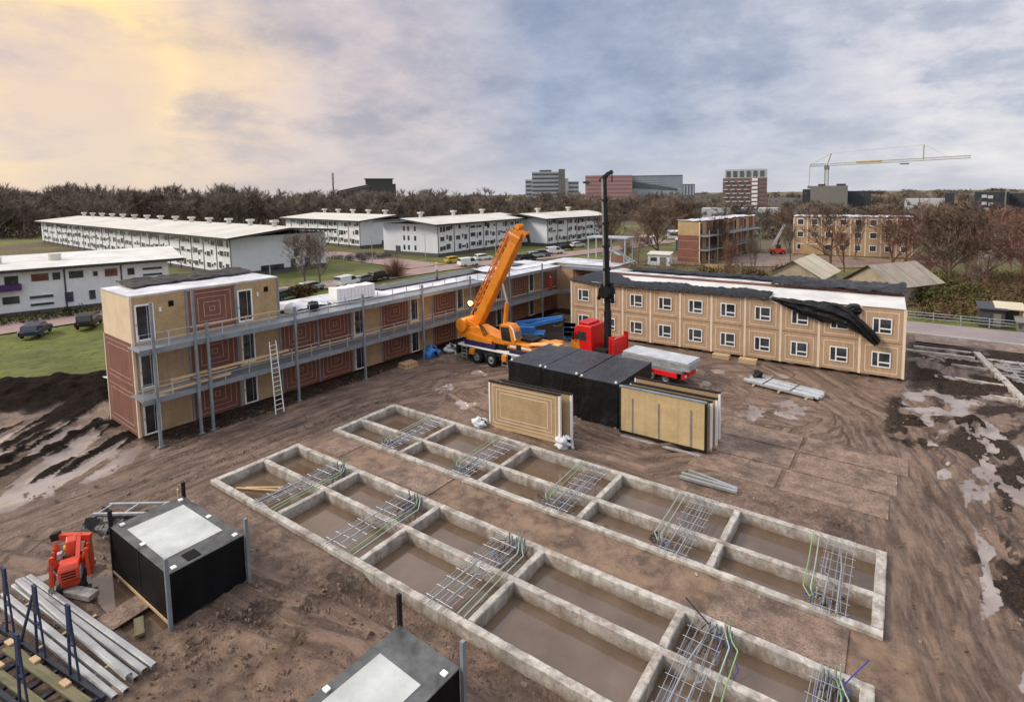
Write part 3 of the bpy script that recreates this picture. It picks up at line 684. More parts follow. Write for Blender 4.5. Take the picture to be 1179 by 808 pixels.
sheet(70,14,lambda u,v:(-.05+u*30.6,-.06+v*6.0,5.78+.04*nz(u*30,v*5,12)),'roof_sheeting',M['roofw'],RB)
MB().box(-.05,30.55,6.0,6.12,5.78,6.02).build('roof_upstand',M['red'],RB)
sheet(70,10,lambda u,v:(-.05+u*30.6,6.13+v*5.1,5.80+.10*nz(u*26,v*4,13)),'rear_roofing',M['foil'],RB)
sp=MB()
for i in range(16): 
    x=1.0+i*1.9; sp.box(x,x+random.uniform(.5,1.1),.3,.9,-.05,.15)
o=sp.build('packing_blocks',M['conc'],RB)
# black sheeting pulled over the roofs
def tp(name,label,f_,nx,ny,mat='tarp',loc=(0,0,0),thick=.02):
    o=sheet(nx,ny,f_,name,M[mat],None,thick=thick,loc=loc); tag(o,label,'tarpaulin'); return o
def RBw(x,y,z):
    a=math.atan2(.57,30.5); return (x*math.cos(a)-y*math.sin(a),x*math.sin(a)+y*math.cos(a),z)
def t1(u,v):
    x=u*20.5-.15; y=-.35+v*(2.2+3.6*math.exp(-((u-.06)/.16)**2)+1.2*math.sin(u*9)**2)+.25*nz(u*9,v*2,20)
    drop=-.30*max(0,1-v*7)-.9*max(0,(.04-u)/.04)*(v>.1)
    fold=abs(nz(u*26+v*4,v*5,22,4))*.38*(.3+u)+.16*nz(u*60,v*14,23)
    return RBw(x,y+.10*nz(u*40,v*3,18),5.86+.30*max(0,1-abs(u-.03)/.12)+fold+drop+.04)
tp('tarpaulin','wrinkled black tarpaulin spread over the left roof edge of the tan window block',t1,150,26,loc=(-30.0,49.5,0))
PTH=[(20.6,5.85,.08),(22.2,5.45,.42),(23.8,5.15,.72),(25.4,5.05,.80),(26.6,4.75,.66),(27.5,4.10,.48),(28.2,3.45,.42),(28.75,2.95,.36)]
def t2(u,v):
    s=u*(len(PTH)-1); i=min(int(s),len(PTH)-2); q=s-i; q=q*q*(3-2*q) if False else q
    x,z,w=[PTH[i][k]*(1-q)+PTH[i+1][k]*q for k in range(3)]
    a=PTH[i];b_=PTH[i+1]; dx,dz=b_[0]-a[0],b_[1]-a[1]; l=math.hypot(dx,dz); nx_,nz_=-dz/l,dx/l
    t=(v-.5)*2; w*=1+.5*nz(u*11,v*1.5,24); fold=.10*math.sin(v*17+u*9+3*nz(u*6,v*2,21))+.22*nz(u*13,v*6,26)
    return RBw(x+nx_*w*t*.95+.12*nz(u*16,v*5,29),-.42-.34*(1-t*t)-fold,z+nz_*w*t*1.15+.16*nz(u*18,v*7,27))
def t2_old(u,v):
    # gathered bundle sliding off the roof edge and hanging down the wall
    x=18.6+u*10.6; cz=6.05-1.75*max(0,u-.30)**1.05*1.0-2.6*max(0,u-.70); 
    w_=.95*(.35+1.5*math.sin(min(1,u*1.05+.06)*math.pi)**.7)*(.62 if u>.75 else 1)
    t=(v-.5)*2
    yy=-.50-.42*(1-t*t)-.18*abs(nz(u*14,v*4,25)); zz=cz+t*w_*.62+.35*nz(u*12,v*5,26)+.12*nz(u*40,v*12,27)
    if u<.3: yy+= (0.3-u)*3*max(0,t)
    return RBw(x,yy,zz)
tp('tarpaulin','gathered black tarpaulin sliding off the roof and hanging across the upper right windows',t2,90,26,loc=(-30.0,49.5,0))
def t2b(u,v):
    a=v*2*math.pi; r=.85+.35*nz(u*4,v*6,28); 
    return RBw(26.9+math.cos(a)*r*math.sin(u*math.pi)*.75,-.05-.42*math.cos(u*math.pi)+.35*nz(u*7,v*7,39),5.42+math.sin(a)*r*math.sin(u*math.pi)*.55+.35*nz(v*6,u*5,38))
o=sheet(24,16,t2b,'tarpaulin',M['tarp'],None,thick=.02,loc=(-30.0,49.5,0)); tag(o,'rounded knot of black tarpaulin at the roof edge over the upper right windows','tarpaulin')
def t3(u,v):
    t=(v-.5)*2; x=19.5+u*11.2
    return RBw(x,8.2+t*2.6+.3*nz(u*8,v*2,31),6.0+.55*(1-t*t)*(.4+.8*abs(nz(u*7,2,33)*2))+.45*nz(u*22,v*6,32)+.15)
tp('tarpaulin','bundled black tarpaulin along the rear right edge of the tan block roof',t3,90,20,loc=(-30.0,49.5,0))
def t4(u,v): return RBw(2.5+u*17.5,8.6+v*2.2+.5*nz(u*6,2,37),6.02+.35*abs(nz(u*16,v*5,35))+.2*nz(u*40,v*9,36))
tp('tarpaulin','dull black tarpaulin lying over the rear roof of the tan block behind the mast',t4,80,16,'tarp',loc=(-30.0,49.5,0))
al=math.atan2(31.9,1.4)
def LWw(x,y,z): return (x*math.cos(al)-y*math.sin(al),x*math.sin(al)+y*math.cos(al),z)
def t5(u,v):
    y=2.2+v*(2.9)+1.4*nz(u*5,v*2,41)*(1-v)
    return LWw(.9+u*8.2,y+.8,9.22+.30*abs(nz(u*9,v*4,42,4))+.10*nz(u*22,v*9,43)+.06+.22*v)
tp('tarpaulin','crumpled black tarpaulin on the roof of the three storey end',t5,80,34,loc=(-40.0,13.1,0))
# white sheeting with insulation on the left roof
tag(sheet(40,12,lambda u,v:LWw(9.4+u*4.6,.3+v*3.4,6.30+.5*abs(nz(u*7,v*5,51))+.25*nz(u*20,v*12,52)),'plastic_sheet',M['foil'],None,loc=(-40.0,13.1,0)),'crumpled white plastic sheet on the lower roof beside the three storey end','plastic sheet')
st=empty('insulation_stack',tuple(Vector((-40.0,13.1,0))+Vector(LWw(14.2,.2,6.28))),al,'block of white insulation boards standing on the gallery roof','insulation')
for k in range(11):
    MB().box(k*.34,k*.34+.31,0,1.25+random.uniform(-.05,.05),0,1.15+random.uniform(-.04,.04)).build('board',M['white'],st,bev=.02)
for i,(x,y,s,l) in enumerate([(10.2,.2,.5,'small white bag at the roof edge, nearest the three storey end'),(11.9,.0,.45,'dark rubbish bag at the roof edge beside the crumpled white sheet')]):
    def bag(u,v,s=s,i=i):
        a=u*2*math.pi; b_=v*math.pi; r=s*(1+.5*nz(u*6,v*5,60+i)); return (r*math.sin(b_)*math.cos(a),r*math.sin(b_)*math.sin(a),s*.8+.85*r*math.cos(b_))
    tag(sheet(24,14,bag,'rubbish_bag',M['foil'] if i==0 else M['wrap'],None,loc=tuple(Vector((-40.0,13.1,0))+Vector(LWw(x,y,6.1)))),l,'bag')
# bundled sheet rolls along the far part of the left roof
tag(sheet(70,12,lambda u,v:LWw(20+u*22,2.2+v*2.6+.4*nz(u*10,v,71),6.3+.25*abs(nz(u*18,v*4,72))),'tarpaulin',M['blackroof'],None,loc=(-40.0,13.1,0)),'dark sheeting lying along the far half of the left gallery block roof','tarpaulin')
tag(sheet(30,12,lambda u,v:LWw(33+u*5,.6+v*3.0,6.45+.6*abs(nz(u*6,v*4,74))),'plastic_sheet',M['foil'],None,loc=(-40.0,13.1,0)),'white plastic heap on the left block roof behind the crane boom','plastic sheet')
# stair frame on the return roof
sf=empty('stair_tower',(-35.2,62.5,6.2),0,'grey steel stair frame with a flat top standing on the roof in the corner','stair')
for x in (0,2.3,5.4): 
    for y in (0,2.2): MB().box(x-.06,x+.06,y-.06,y+.06,0,3.1).build('upright',M['galv'],sf)
MB().box(-.2,5.7,-.2,2.4,3.1,3.25).build('top_frame',M['galv'],sf)
MB().bar((3.0,.6,1.6),(6.4,.6,-.2),.06,.25).bar((3.0,1.5,1.6),(6.4,1.5,-.2),.06,.25).build('stringer',M['galv'],sf)
for k in range(7): MB().box(3.1+k*.45,3.4+k*.45,.6,1.5,1.50-k*.24,1.54-k*.24).build('tread',M['galv'],sf)
pl=empty('barrier',(-31.6,62.0,6.1),0,'short brick red barrier panel on the roof beside the stair frame','barrier')
MB().box(0,1.9,0,.06,.15,1.1).build('infill',M['red'],pl)
for x in (0,1.9): MB().box(x-.04,x+.04,-.02,.08,0,1.3).build('post',M['galv'],pl)
# ladder leaning on the gallery
ld=empty('ladder',(-36.35,20.15,0),0,'white aluminium ladder leaning on the lower gallery of the left block','ladder')
a_=Vector((0,-.28,0)); b_=Vector((-1.15,.10,4.95)); w2=Vector((0,.46,0))
MB().bar(a_-w2*.15,b_,.05,.09).build('stile',M['white'],ld); MB().bar(a_+w2*1.15,b_+w2,.05,.09).build('stile',M['white'],ld)
for k in range(1,16):
    t=k/16; p=a_.lerp(b_,t)-w2*.15*(1-t); q=(a_+w2*1.15).lerp(b_+w2,t); MB().tube([p,q],.02,5).build('rung',M['white'],ld)
# ---------------------------------------------------------------- black service units in the foreground
def unit(loc,rz,L,Wd,H,label,posts,sheet_,hatch,blocks):
    e=empty('service_unit',loc,rz,label,'service unit')
    b=MB()
    b.box(0,L,0,Wd,.04,H-.03)
    b.build('wall',M['black'],e,bev=.03)
    seams=MB()
    MB().box(-.012,L+.012,-.012,Wd+.012,H-.03,H+.012).build('roof',M['blackroof'],e,bev=.02)
    MB().box(sheet_[0],sheet_[1],sheet_[2],sheet_[3],H+.012,H+.03).build('roof_sheet',M['sheetw'],e)
    if hatch: MB().box(hatch[0],hatch[1],hatch[2],hatch[3],H+.012,H+.034).build('hatch',M['black'],e)
    MB().box(-.05,L+.05,-.05,-.013,.0,.10).build('base_rail',M['lathing'],e)
    MB().box(L*.5-.04,L*.5+.04,-.0165,-.0125,.12,H-.05).build('seam_tape',M['dark'],e)
    for (x,y,z,mt) in posts: MB().box(x-.06,x+.06,y-.06,y+.06,-.3,z).build('corner_post',M[mt],e)
    for (x,y) in blocks:
        k=MB().box(x-.10,x+.10,y-.08,y+.08,H+.012,H+.07).build('lifting_block',M['white'],e,bev=.015)
    return e
unit((-26.5,7.45,0),R_(.3),5.15,2.62,1.95,'black service unit with white roof sheet and open hatch, beside the orange spider crane',
     [(-.07,.02,2.62,'dark'),(5.22,-.07,2.62,'steelg'),(5.22,2.68,2.62,'steelg'),(-.07,2.68,2.55,'dark')],
     (.80,4.15,.28,2.30),(4.42,5.0,.7,1.15),[(.25,.3),(2.45,.22),(4.95,.25),(4.9,2.4),(2.7,2.45),(.3,2.4)])
unit((-12.87,4.6,0),R_(-2.5)+0,2.62,5.75,1.95,'black service unit with white roof sheet, cut off by the bottom edge of the picture',
     [(-.07,5.82,2.9,'dark'),(2.69,5.82,2.75,'steelg'),(2.69,-.1,2.75,'steelg'),(-.07,-.1,2.75,'steelg')],
     (.38,2.15,.4,4.75),None,[(.16,3.2),(2.42,5.35),(2.42,2.0)])
# three modules wrapped in black film
def wrapped(x,y,rz,label,seed,W_=2.98,D_=5.4,H_=2.92):
    def bx(face):
        def f_(u,v):
            if face=='f': p=(u*W_,0,v*H_)
            elif face=='b': p=(W_-u*W_,D_,v*H_)
            elif face=='l': p=(0,D_-u*D_,v*H_)
            elif face=='r': p=(W_,u*D_,v*H_)
            else: p=(u*W_,v*D_,H_)
            ed=min(u,1-u,v,1-v); k=.07*min(1,ed*8)
            n=fbm(np.array([p[0]*1.3+seed*7+p[2]*.5]),np.array([p[1]*1.1+p[2]*.9]),seed,4)[0]
            d={'f':(0,-1,0),'b':(0,1,0),'l':(-1,0,0),'r':(1,0,0),'t':(0,0,1)}[face]
            n2=.10*math.sin(u*math.pi)*math.sin(v*math.pi)*(-1 if face=='t' else .3)
            q=k*n*1.7+n2*(.5 if face=='t' else 1)
            return tuple(a+b*q for a,b in zip(p,d))
        return f_
    e=empty('wrapped_module',(x,y,.05),rz,label,'wrapped module','black wrapped modules in a row')
    for fc_,nm,nx_,ny_ in (('f','front_film',16,16),('b','back_film',8,8),('l','side_film',20,12),('r','side_film',20,12),('t','top_film',18,26)):
        sheet(nx_,ny_,bx(fc_),nm,M['wraptop'] if fc_=='t' else M['wrap'],e)
    for xx in (.15,W_-.15): MB().box(xx-.1,xx+.1,-.03,D_+.03,-.05,.06).build('skid',M['steelg'],e)
    for (xx,yy) in ((.2,.2),(W_-.2,.2)): MB().box(xx-.06,xx+.06,yy-.06,yy+.06,H_,H_+.10).build('lifting_eye',M['white'],e)
    return e
wrapped(-24.05,30.55,R_(-1),'leftmost of the three black wrapped modules, nearest the yellow crane',3)
wrapped(-21.0,30.45,R_(-1),'middle of the three black wrapped modules, between its two wrapped neighbours',5)
wrapped(-17.92,30.25,R_(-1),'rightmost of the three black wrapped modules, beside the yellow panel stack',8)
# timber wall panels standing on edge
def wallpanel(x,y,rz,L,H,label,kind,group=None,t=.14):
    e=empty('wall_panel',(x,y,0),rz,label,'wall panel',group)
    MB().box(.11,L-.11,0,t,.22,H-.05).build('board',M['osb'] if kind!='yellow' else M['osbL'],e)
    MB().box(0,L,-.02,t+.03,.05,.218).build('bottom_rail',M['dark'] if kind=='yellow' else M['lathing'],e)
    MB().box(0,L,-.03,t+.03,H-.048,H+.03).build('top_rail',M['steelg'] if kind=='yellow' else M['dark'],e)
    for a in (0,L-.108): MB().box(a,a+.108,-.03,t+.03,.22,H-.05).build('end_stile',M['white'] if kind!='yellow' else M['dark'],e)
    if kind=='lined':
        for k in range(3):
            q=.16+.24*k; MB().ring(.11+q*1.2,L-.11-q*1.2,.22+q*.9,H-.05-q*.9,.04,-.010,-.001).build('tape_frame',M['tanpale'],e)
    if kind=='yellow':
        for a in (.16,.47,.83):
            MB().box(L*a-.03,L*a+.03,-.06,-.001,.25,H*.8).build('strap_bar',M['galv'],e)
        MB().box(.3,L-.2,-.55,-.35,.02,.10).build('foot_bar',M['galv'],e)
    return e
wallpanel(-22.3,26.22,R_(3),5.35,3.08,'timber wall panel with concentric pale lines, standing alone beside the farther foundation','lined')
wallpanel(-21.85,26.85,R_(3),5.35,3.02,'plain timber wall panel mostly hidden directly behind the panel with concentric lines','plain',t=.12)
wallpanel(-14.63,29.85,R_(.5),5.56,3.08,'yellow insulation faced wall panel with three vertical bars, front of the right hand stack','yellow')
for k,(dx,dy,l) in enumerate([(.15,.42,'second wall panel of the right hand stack, white edged, just behind the yellow one'),(.30,.95,'third wall panel of the right hand stack, standing off behind the second'),(.2,1.9,'rearmost wall panel of the right hand stack, pale timber faced')]):
    wallpanel(-14.63+dx,29.85+dy,R_(.5),5.6,3.02+.04*k,l,'plain')
def lump_(name,x,y,s,mat,label,seed,flat=.7,cat='sheet bundle',z=0):
    def bag(u,v):
        a=u*2*math.pi; b_=v*math.pi; r=s*(1+1.7*nz(u*6,v*6,seed,4))
        return (r*math.sin(b_)*math.cos(a),r*math.sin(b_)*math.sin(a),max(-.05,s*flat*.8+flat*r*math.cos(b_)))
    return tag(sheet(26,16,bag,name,M[mat],None,loc=(x,y,z)),label,cat)
tag(sheet(24,10,lambda u,v:(u*4.2,v*1.3+.3*nz(u*4,v,88),.15+.35*abs(nz(u*6,v*4,87))+.25*math.sin(u*2)),'plastic_sheet',M['foil'],None,loc=(-53.2,15.0,.95)),'pale plastic sheet on the dark soil heap behind the left block','plastic sheet')
lump_('plastic_bundle',-22.9,25.9,.42,'foil','white plastic bundle at the left foot of the patterned timber panel',301)
lump_('plastic_bundle',-16.6,26.3,.50,'foil','white plastic bundle at the right foot of the patterned timber panel',302)
# ---------------------------------------------------------------- mobile crane
def wheel(parent,x,y,z,r,w,name='wheel'):
    pts=[(r*math.cos(t),r*math.sin(t)) for t in [2*math.pi*k/24 for k in range(24)]]
    e=MB(); n=24
    def ringv(rad,yy): return [(rad*math.cos(2*math.pi*k/n),yy,rad*math.sin(2*math.pi*k/n)) for k in range(n)]
    prof=[(r*.55,-w/2+.05),(r*.62,-w/2),(r*.93,-w/2+.01),(r,-w/2+.06),(r,w/2-.06),(r*.93,w/2-.01),(r*.62,w/2),(r*.55,w/2-.05)]
    vs=[];fs=[]
    for rad,yy in prof: vs+=ringv(rad,yy)
    for i in range(len(prof)-1):
        for k in range(n): fs.append((i*n+k,i*n+(k+1)%n,(i+1)*n+(k+1)%n,(i+1)*n+k))
    e.add(vs,fs); o=e.build(name,M['dark'],parent,smooth=True,loc=(x,y,z))
    h=MB(); prof=[(.001,-w/2+.03),(r*.2,-w/2+.0),(r*.24,-w/2+.07),(r*.50,-w/2+.10),(r*.56,-w/2+.045)]
    vs=[];fs=[]
    for rad,yy in prof: vs+=ringv(rad,yy)
    for i in range(len(prof)-1):
        for k in range(n): fs.append((i*n+k,i*n+(k+1)%n,(i+1)*n+(k+1)%n,(i+1)*n+k))
    m2=[(v[0],-v[1],v[2]) for v in vs]; h.add(vs,fs); h.add(m2,[tuple(reversed(q)) for q in fs])
    h.build('rim',M['steelg'],o,smooth=True)
    return o
CR=empty('mobile_crane',(-34.2,37.2,0),R_(-1.5),'yellow orange mobile crane with its telescopic boom raised, in the corner of the yard','crane')
MB().box(0,12.2,-1.25,1.25,1.0,1.42).build('chassis',M['dark'],CR,bev=.03)
MB().box(.2,11.8,-1.38,1.38,1.425,1.56).build('deck_edge',M['white'],CR)
for x in (2.4,4.1,7.6,9.3):
    for y in (-1.1,1.1): wheel(CR,x,y,.62,.64,.5)
MB().box(-.15,.12,-1.3,1.3,.55,1.42).build('tail_frame',M['dark'],CR)
for y in (-1.1,.7): MB().box(-.20,-.152,y,y+.4,.8,1.1).build('tail_light',M['redp'],CR)
for x in (.7,5.5): 
    lad=MB()
    for dx in (0,.6): lad.box(x+dx,x+dx+.05,-1.45,-1.40,.3,1.5)
    for k in range(4): lad.box(x+.05,x+.6,-1.45,-1.40,.4+k*.32,.46+k*.32)
    lad.build('step_ladder',M['galv'],CR)
for y in (-1.39,1.35): MB().box(6.5,9.6,y,y+.04,1.0,1.4).build('side_box',M['galv'],CR)
MB().box(.9,4.6,-1.30,1.30,1.565,2.05).build('violet_skirt',M['violet'],CR,bev=.03)
MB().box(6.2,10.0,-1.30,1.30,1.565,1.95).build('violet_skirt',M['violet'],CR,bev=.03)
# front carrier deck and cab, boxes of the orange body
fd=MB().side([(5.9,1.95),(6.3,2.55),(8.7,2.45),(9.4,2.65),(10.2,2.62),(10.3,1.95)],-1.26,1.26).build('carrier_body',M['orange'],CR,bev=.04)
MB().box(6.4,8.2,-.5,1.0,2.56,2.75).build('engine_cover',M['dark'],CR,bev=.03)
MB().bar((8.3,-1.1,2.6),(11.4,-.95,3.0),.7,.10).build('orange_plate',M['peach'],CR)
MB().side([(10.3,1.2),(10.3,2.5),(11.2,2.62),(12.1,2.3),(12.3,1.2)],-1.25,.2).build('driver_cab',M['orange'],CR,bev=.05)
# slewing superstructure
MB().tube([(5.0,0,1.56),(5.0,0,2.1)],1.05,24).build('slew_ring',M['dark'],CR)
MB().side([(1.0,2.1),(.9,3.1),(2.4,3.35),(4.5,2.75),(7.0,2.5),(7.0,2.1)],-1.1,.25).build('slewing_frame',M['orange'],CR,bev=.05)
MB().side([(1.2,2.05),(1.1,2.75),(4.2,2.3),(4.2,2.05)],-1.25,-1.105).build('frame_skirt',M['orange'],CR)
MB().tube([(.55,-1.35,3.25),(.55,1.35,3.25)],.62,20).build('counterweight_drum',M['orange'],CR)
MB().box(-.05,1.1,-1.2,1.2,2.15,2.9).build('counterweight',M['orange'],CR,bev=.06)
MB().bar((.9,-1.0,3.75),(4.0,-1.0,2.4),.18,.34).build('back_arm',M['orange'],CR)
cab=MB().side([(5.35,2.3),(5.15,3.75),(5.35,4.0),(6.35,4.0),(6.65,3.7),(6.9,2.85),(6.85,2.3)],-1.30,-.30).build('operator_cab',M['orange'],CR,bev=.05)
MB().side([(5.45,2.6),(5.30,3.75),(6.2,3.8),(6.45,2.6)],-1.325,-1.30).build('side_glass',M['glassd'],cab)
MB().add([(6.66,-1.22,3.62),(6.66,-.38,3.62),(6.92,-.38,2.9),(6.92,-1.22,2.9)],[(0,1,2,3)]).build('windscreen',M['glass'],cab)
MB().bar((6.36,-1.33,4.0),(6.72,-1.33,3.66),.06,.1).bar((6.72,-1.33,3.66),(6.95,-1.33,2.8),.06,.1).build('cab_pillar',M['white'],cab)
# telescopic boom: nested octagonal sections
P0=Vector((1.5,0,3.35)); P1=Vector((6.75,0,12.1)); dv=(P1-P0).normalized()
def boomsec(a,b,hw,hh,name,mat='orange'):
    p=P0+dv*a;q=P0+dv*b; up=Vector((0,1,0)).cross(dv).normalized()*-1; sd_=Vector((0,1,0)); vs=[]
    prof=[(-hw,-hh*.75),(-hw*.6,-hh),(hw*.6,-hh),(hw,-hh*.75),(hw,hh*.9),(hw*.8,hh),(-hw*.8,hh),(-hw,hh*.9)]
    for c in (p,q):
        for s_,u_ in prof: vs.append(c+sd_*s_+up*u_)
    n=len(prof)
    return MB().add(vs,[tuple(range(n)),tuple(reversed(range(n,2*n)))]+[((i+1)%n,i,n+i,n+(i+1)%n) for i in range(n)]).build(name,M[mat],CR,bev=.02)
boomsec(-.6,9.0,.40,.50,'boom_section'); boomsec(9.0,9.45,.37,.46,'boom_section'); boomsec(9.45,9.8,.34,.42,'boom_section'); boomsec(9.8,10.2,.30,.38,'boom_head')
for k in range(9):
    for s_ in (-.405,.405): MB().bar(P0+dv*(.2+k)+Vector((0,s_,0)),P0+dv*(.26+k)+Vector((0,s_,0)),.02,.8).build('boom_stiffener',M['orange'],CR)
up=Vector((0,1,0)).cross(dv).normalized()*-1
if up.z<0: up=-up
def bp_(t,s_,u_): return P0+dv*t+Vector((0,1,0))*s_+up*u_
for k in range(13):
    t=.8+k*.66; MB().bar(bp_(t,-.43,.56),bp_(t,.43,.56),.10,.12).build('boom_rib',M['orange'],CR)
for s_ in (-.42,.42): MB().bar(bp_(.3,s_,.86),bp_(9.3,s_,.82),.05,.08).build('boom_rail',M['orange'],CR)
# folded lattice jib carried on the boom back
jib=MB()
for s_ in (-.38,.38):
    for u_ in (.76,1.10): jib.tube([bp_(1.4,s_,u_),bp_(9.7,s_*.8,u_)],.045,5)
for k in range(14):
    t=1.5+k*.58
    for s_ in (-.38,.38):
        jib.tube([bp_(t,s_,.76),bp_(t+.29,s_,1.10)],.025,4); jib.tube([bp_(t+.29,s_,1.10),bp_(t+.58,s_,.76)],.025,4)
    jib.tube([bp_(t,-.38,1.10),bp_(t+.58,.38,1.10)],.025,4)
jib.build('lattice_jib',M['orange'],CR)
hd=MB()
for s_ in (-.3,0,.3): hd.tube([bp_(10.1,s_-.05,-.55),bp_(10.1,s_+.05,-.55)],.30,14); hd.tube([bp_(10.35,s_-.05,.35),bp_(10.35,s_+.05,.35)],.26,14)
hd.build('head_sheaves',M['orange'],CR)
for k in range(5): MB().bar(bp_(9.2+.2*k,-.55,.5+.12*(k%3)),bp_(9.35+.2*k,-.5,-.5),.05,.16).build('head_bracket',M['orange'] if k!=2 else M['peach'],CR)
MB().tube([bp_(10.25,0,-.75),bp_(10.25,0,-.75)+Vector((.2,0,-.7))],.13,8).build('hook_block',M['dark'],CR)
cyl=MB().tube([(4.6,0,2.6),(5.0,0,5.6)],.20,12).build('luffing_cylinder',M['orange'],CR); MB().tube([(5.0,0,5.6),bp_(4.9,0,-.55)],.11,10).build('piston_rod',M['chrome'],cyl)
# work lamp on the counterweight mast
ml=MB().tube([(.45,.5,2.9),(.45,.5,5.0)],.05,6).build('lamp_mast',M['dark'],CR)
lm,lnt,lb=newmat('lit_lamp'); lb.inputs['Emission Color'].default_value=(1,.42,.08,1); lb.inputs['Emission Strength'].default_value=5; lb.inputs['Base Color'].default_value=(1,.7,.3,1)
MB().tube([(.38,.30,5.05),(.38,.12,5.05)],[.20,.24],16).build('lamp',lm,ml)
lg=bpy.data.lights.new('work_lamp','POINT'); lg.energy=110; lg.color=(1,.62,.25); lg.shadow_soft_size=.3
lo=bpy.data.objects.new('lamp_light',lg); COL.objects.link(lo); lo.parent=CR; lo.location=(.36,-.45,5.05)
# ---------------------------------------------------------------- blue boom lift behind the crane
BL=empty('boom_lift',(-32.0,44.8,0),R_(28),'blue folded boom lift parked in the dark corner behind the crane','boom lift')
MB().box(-1.3,1.3,-.85,.85,.35,.85).build('chassis',M['blue'],BL,bev=.04)
for x in (-.9,.9):
    for y in (-.85,.85): wheel(BL,x,y,.4,.4,.3)
MB().box(-1.5,.3,-.75,.75,.86,1.55).build('turret',M['blue'],BL,bev=.06)
MB().bar((-2.6,-.2,1.0),(3.2,-.2,2.35),.30,.36).build('lower_boom',M['blue'],BL)
MB().bar((3.2,.15,2.45),(-1.8,.15,1.75),.24,.28).build('upper_boom',M['blue'],BL)
bk=MB()
for z in (.6,1.1,1.6): bk.ring(3.3,4.5,z,z+.05,.05,-.8,.7)
for x in (3.3,4.45):
    for y in (-.8,.65): bk.box(x,x+.05,y,y+.05,.45,1.65)
bk.box(3.3,4.5,-.8,.7,.40,.45); bk.build('basket',M['blue'],BL)
# ---------------------------------------------------------------- red truck with loader crane
TR=empty('crane_truck',(-24.7,41.7,0),R_(-6),'red flatbed truck with a tall black folding crane, loaded with grey sheets','truck')
MB().box(.6,11.2,-.45,.45,.75,1.05).build('chassis',M['redp'],TR)
MB().side([(.35,.65),(.25,2.2),(.55,3.35),(1.0,3.55),(2.35,3.6),(2.45,.9),(1.8,.65)],-.05+ -.1-1.1+.1,1.25).build('cab',M['redp'],TR,bev=.07)
MB().add([(.26,-1.0,2.2),(.26,1.1,2.2),(.50,1.05,3.05),(.50,-.95,3.05)],[(0,3,2,1)]).build('windscreen',M['glassd'],TR)
MB().side([(.72,2.2),(.90,3.0),(1.75,3.0),(1.85,2.2)],-1.175,-1.15).build('side_window',M['glassd'],TR)
MB().side([(.10,1.15),(.16,2.1),(.36,2.2),(1.0,2.22),(1.25,1.15)],-1.19,1.29).build('front_skirt',M['orange'],TR,bev=.03)
for y in (-.85,.75): MB().box(.06,.13,y,y+.32,1.0,1.25).build('headlight',M['white'],TR)
for y in (-1.45,1.3): MB().box(.45,.62,y,y+.16,2.2,2.9).build('mirror',M['dark'],TR)
MB().box(.7,1.9,-.8,.9,3.60,3.78).build('roof_spoiler',M['redp'],TR,bev=.05)
for x in (1.35,8.2,9.5):
    for y in (-1.0,1.1): wheel(TR,x,y,.52,.54,.34)
for y in (-1.2,1.0): MB().box(7.4,10.3,y,y+.25,.95,1.12).build('mudguard',M['redp'],TR,bev=.03)
MB().box(4.6,11.0,-1.2,1.3,1.12,1.32).build('load_bed',M['steelg'],TR)
MB().box(10.9,11.15,-1.15,1.25,.70,1.11).build('tail_bar',M['redp'],TR)
for y in (-1.05,.95): MB().box(11.15,11.19,y,y+.25,.8,1.0).build('tail_light',M['white'],TR)
MB().box(8.6,10.6,-1.35,-1.21,.75,1.1).build('side_guard',M['redp'],TR)
MB().box(4.3,4.6,-1.2,1.3,1.32,2.75).build('headboard',M['redp'],TR,bev=.03)
for y in (-1.2,1.2): MB().box(4.22,4.66,y,y+.1,1.3,3.0).build('headboard_post',M['redp'],TR)
# loader crane: base, column, elbow, near vertical telescopic boom
MB().box(2.7,3.9,-1.1,1.2,1.0,1.7).build('crane_base',M['dark'],TR,bev=.05)
MB().box(3.05,3.55,-.2,.3,1.7,4.9).build('crane_column',M['dark'],TR,bev=.05)
MB().bar((3.3,.05,4.6),(3.25,.05,7.2),.36,.42).build('crane_arm',M['dark'],TR)
MB().tube([(3.2,-.5,6.6),(3.2,.6,6.6)],.55,14).build('elbow_joint',M['dark'],TR)
for (a,b_) in (((2.5,-.2,5.9),(3.0,-.2,7.3)),((3.75,.2,5.6),(3.6,.2,7.4)),((2.9,.3,6.0),(3.6,.3,6.9))): MB().tube([a,b_],.17,8).build('knuckle_cylinder',M['dark'],TR)
B0=Vector((3.25,.05,6.6)); B1=Vector((3.15,-.1,16.6)); n_=5
for k in range(n_):
    a=B0.lerp(B1,k/n_); b_=B0.lerp(B1,(k+1)/n_); w_=.36-.04*k
    MB().bar(a,b_,w_,w_*1.15,up=(1,0,0)).build('boom_stage',M['dark'],TR)
    MB().bar(b_-Vector((0,0,.12)),b_+Vector((0,0,.12)),w_+.12,w_*1.15+.12,up=(1,0,0)).build('stage_collar',M['dark'],TR)
    MB().tube([a+Vector((-.05,-.36,.1)),b_+Vector((-.05,-.36,-.15))],.075,6).build('extension_cylinder',M['chrome'],TR)
MB().bar(B1+Vector((-.1,0,.0)),B1+Vector((.75,0,.45)),.26,.26).build('boom_head',M['dark'],TR)
MB().bar(B1+Vector((-.55,0,-.35)),B1+Vector((.35,0,.35)),.16,.2).build('head_link',M['dark'],TR)
MB().tube([B1+Vector((.72,0,.4)),B1+Vector((.72,0,-.45))],.05,6).build('hook',M['dark'],TR)
M['galvl']=pm('bright_galvanised_sheet',(.56,.59,.62),.45,.3,var=.2,scale=1.2,streak=.1,bump=.05)
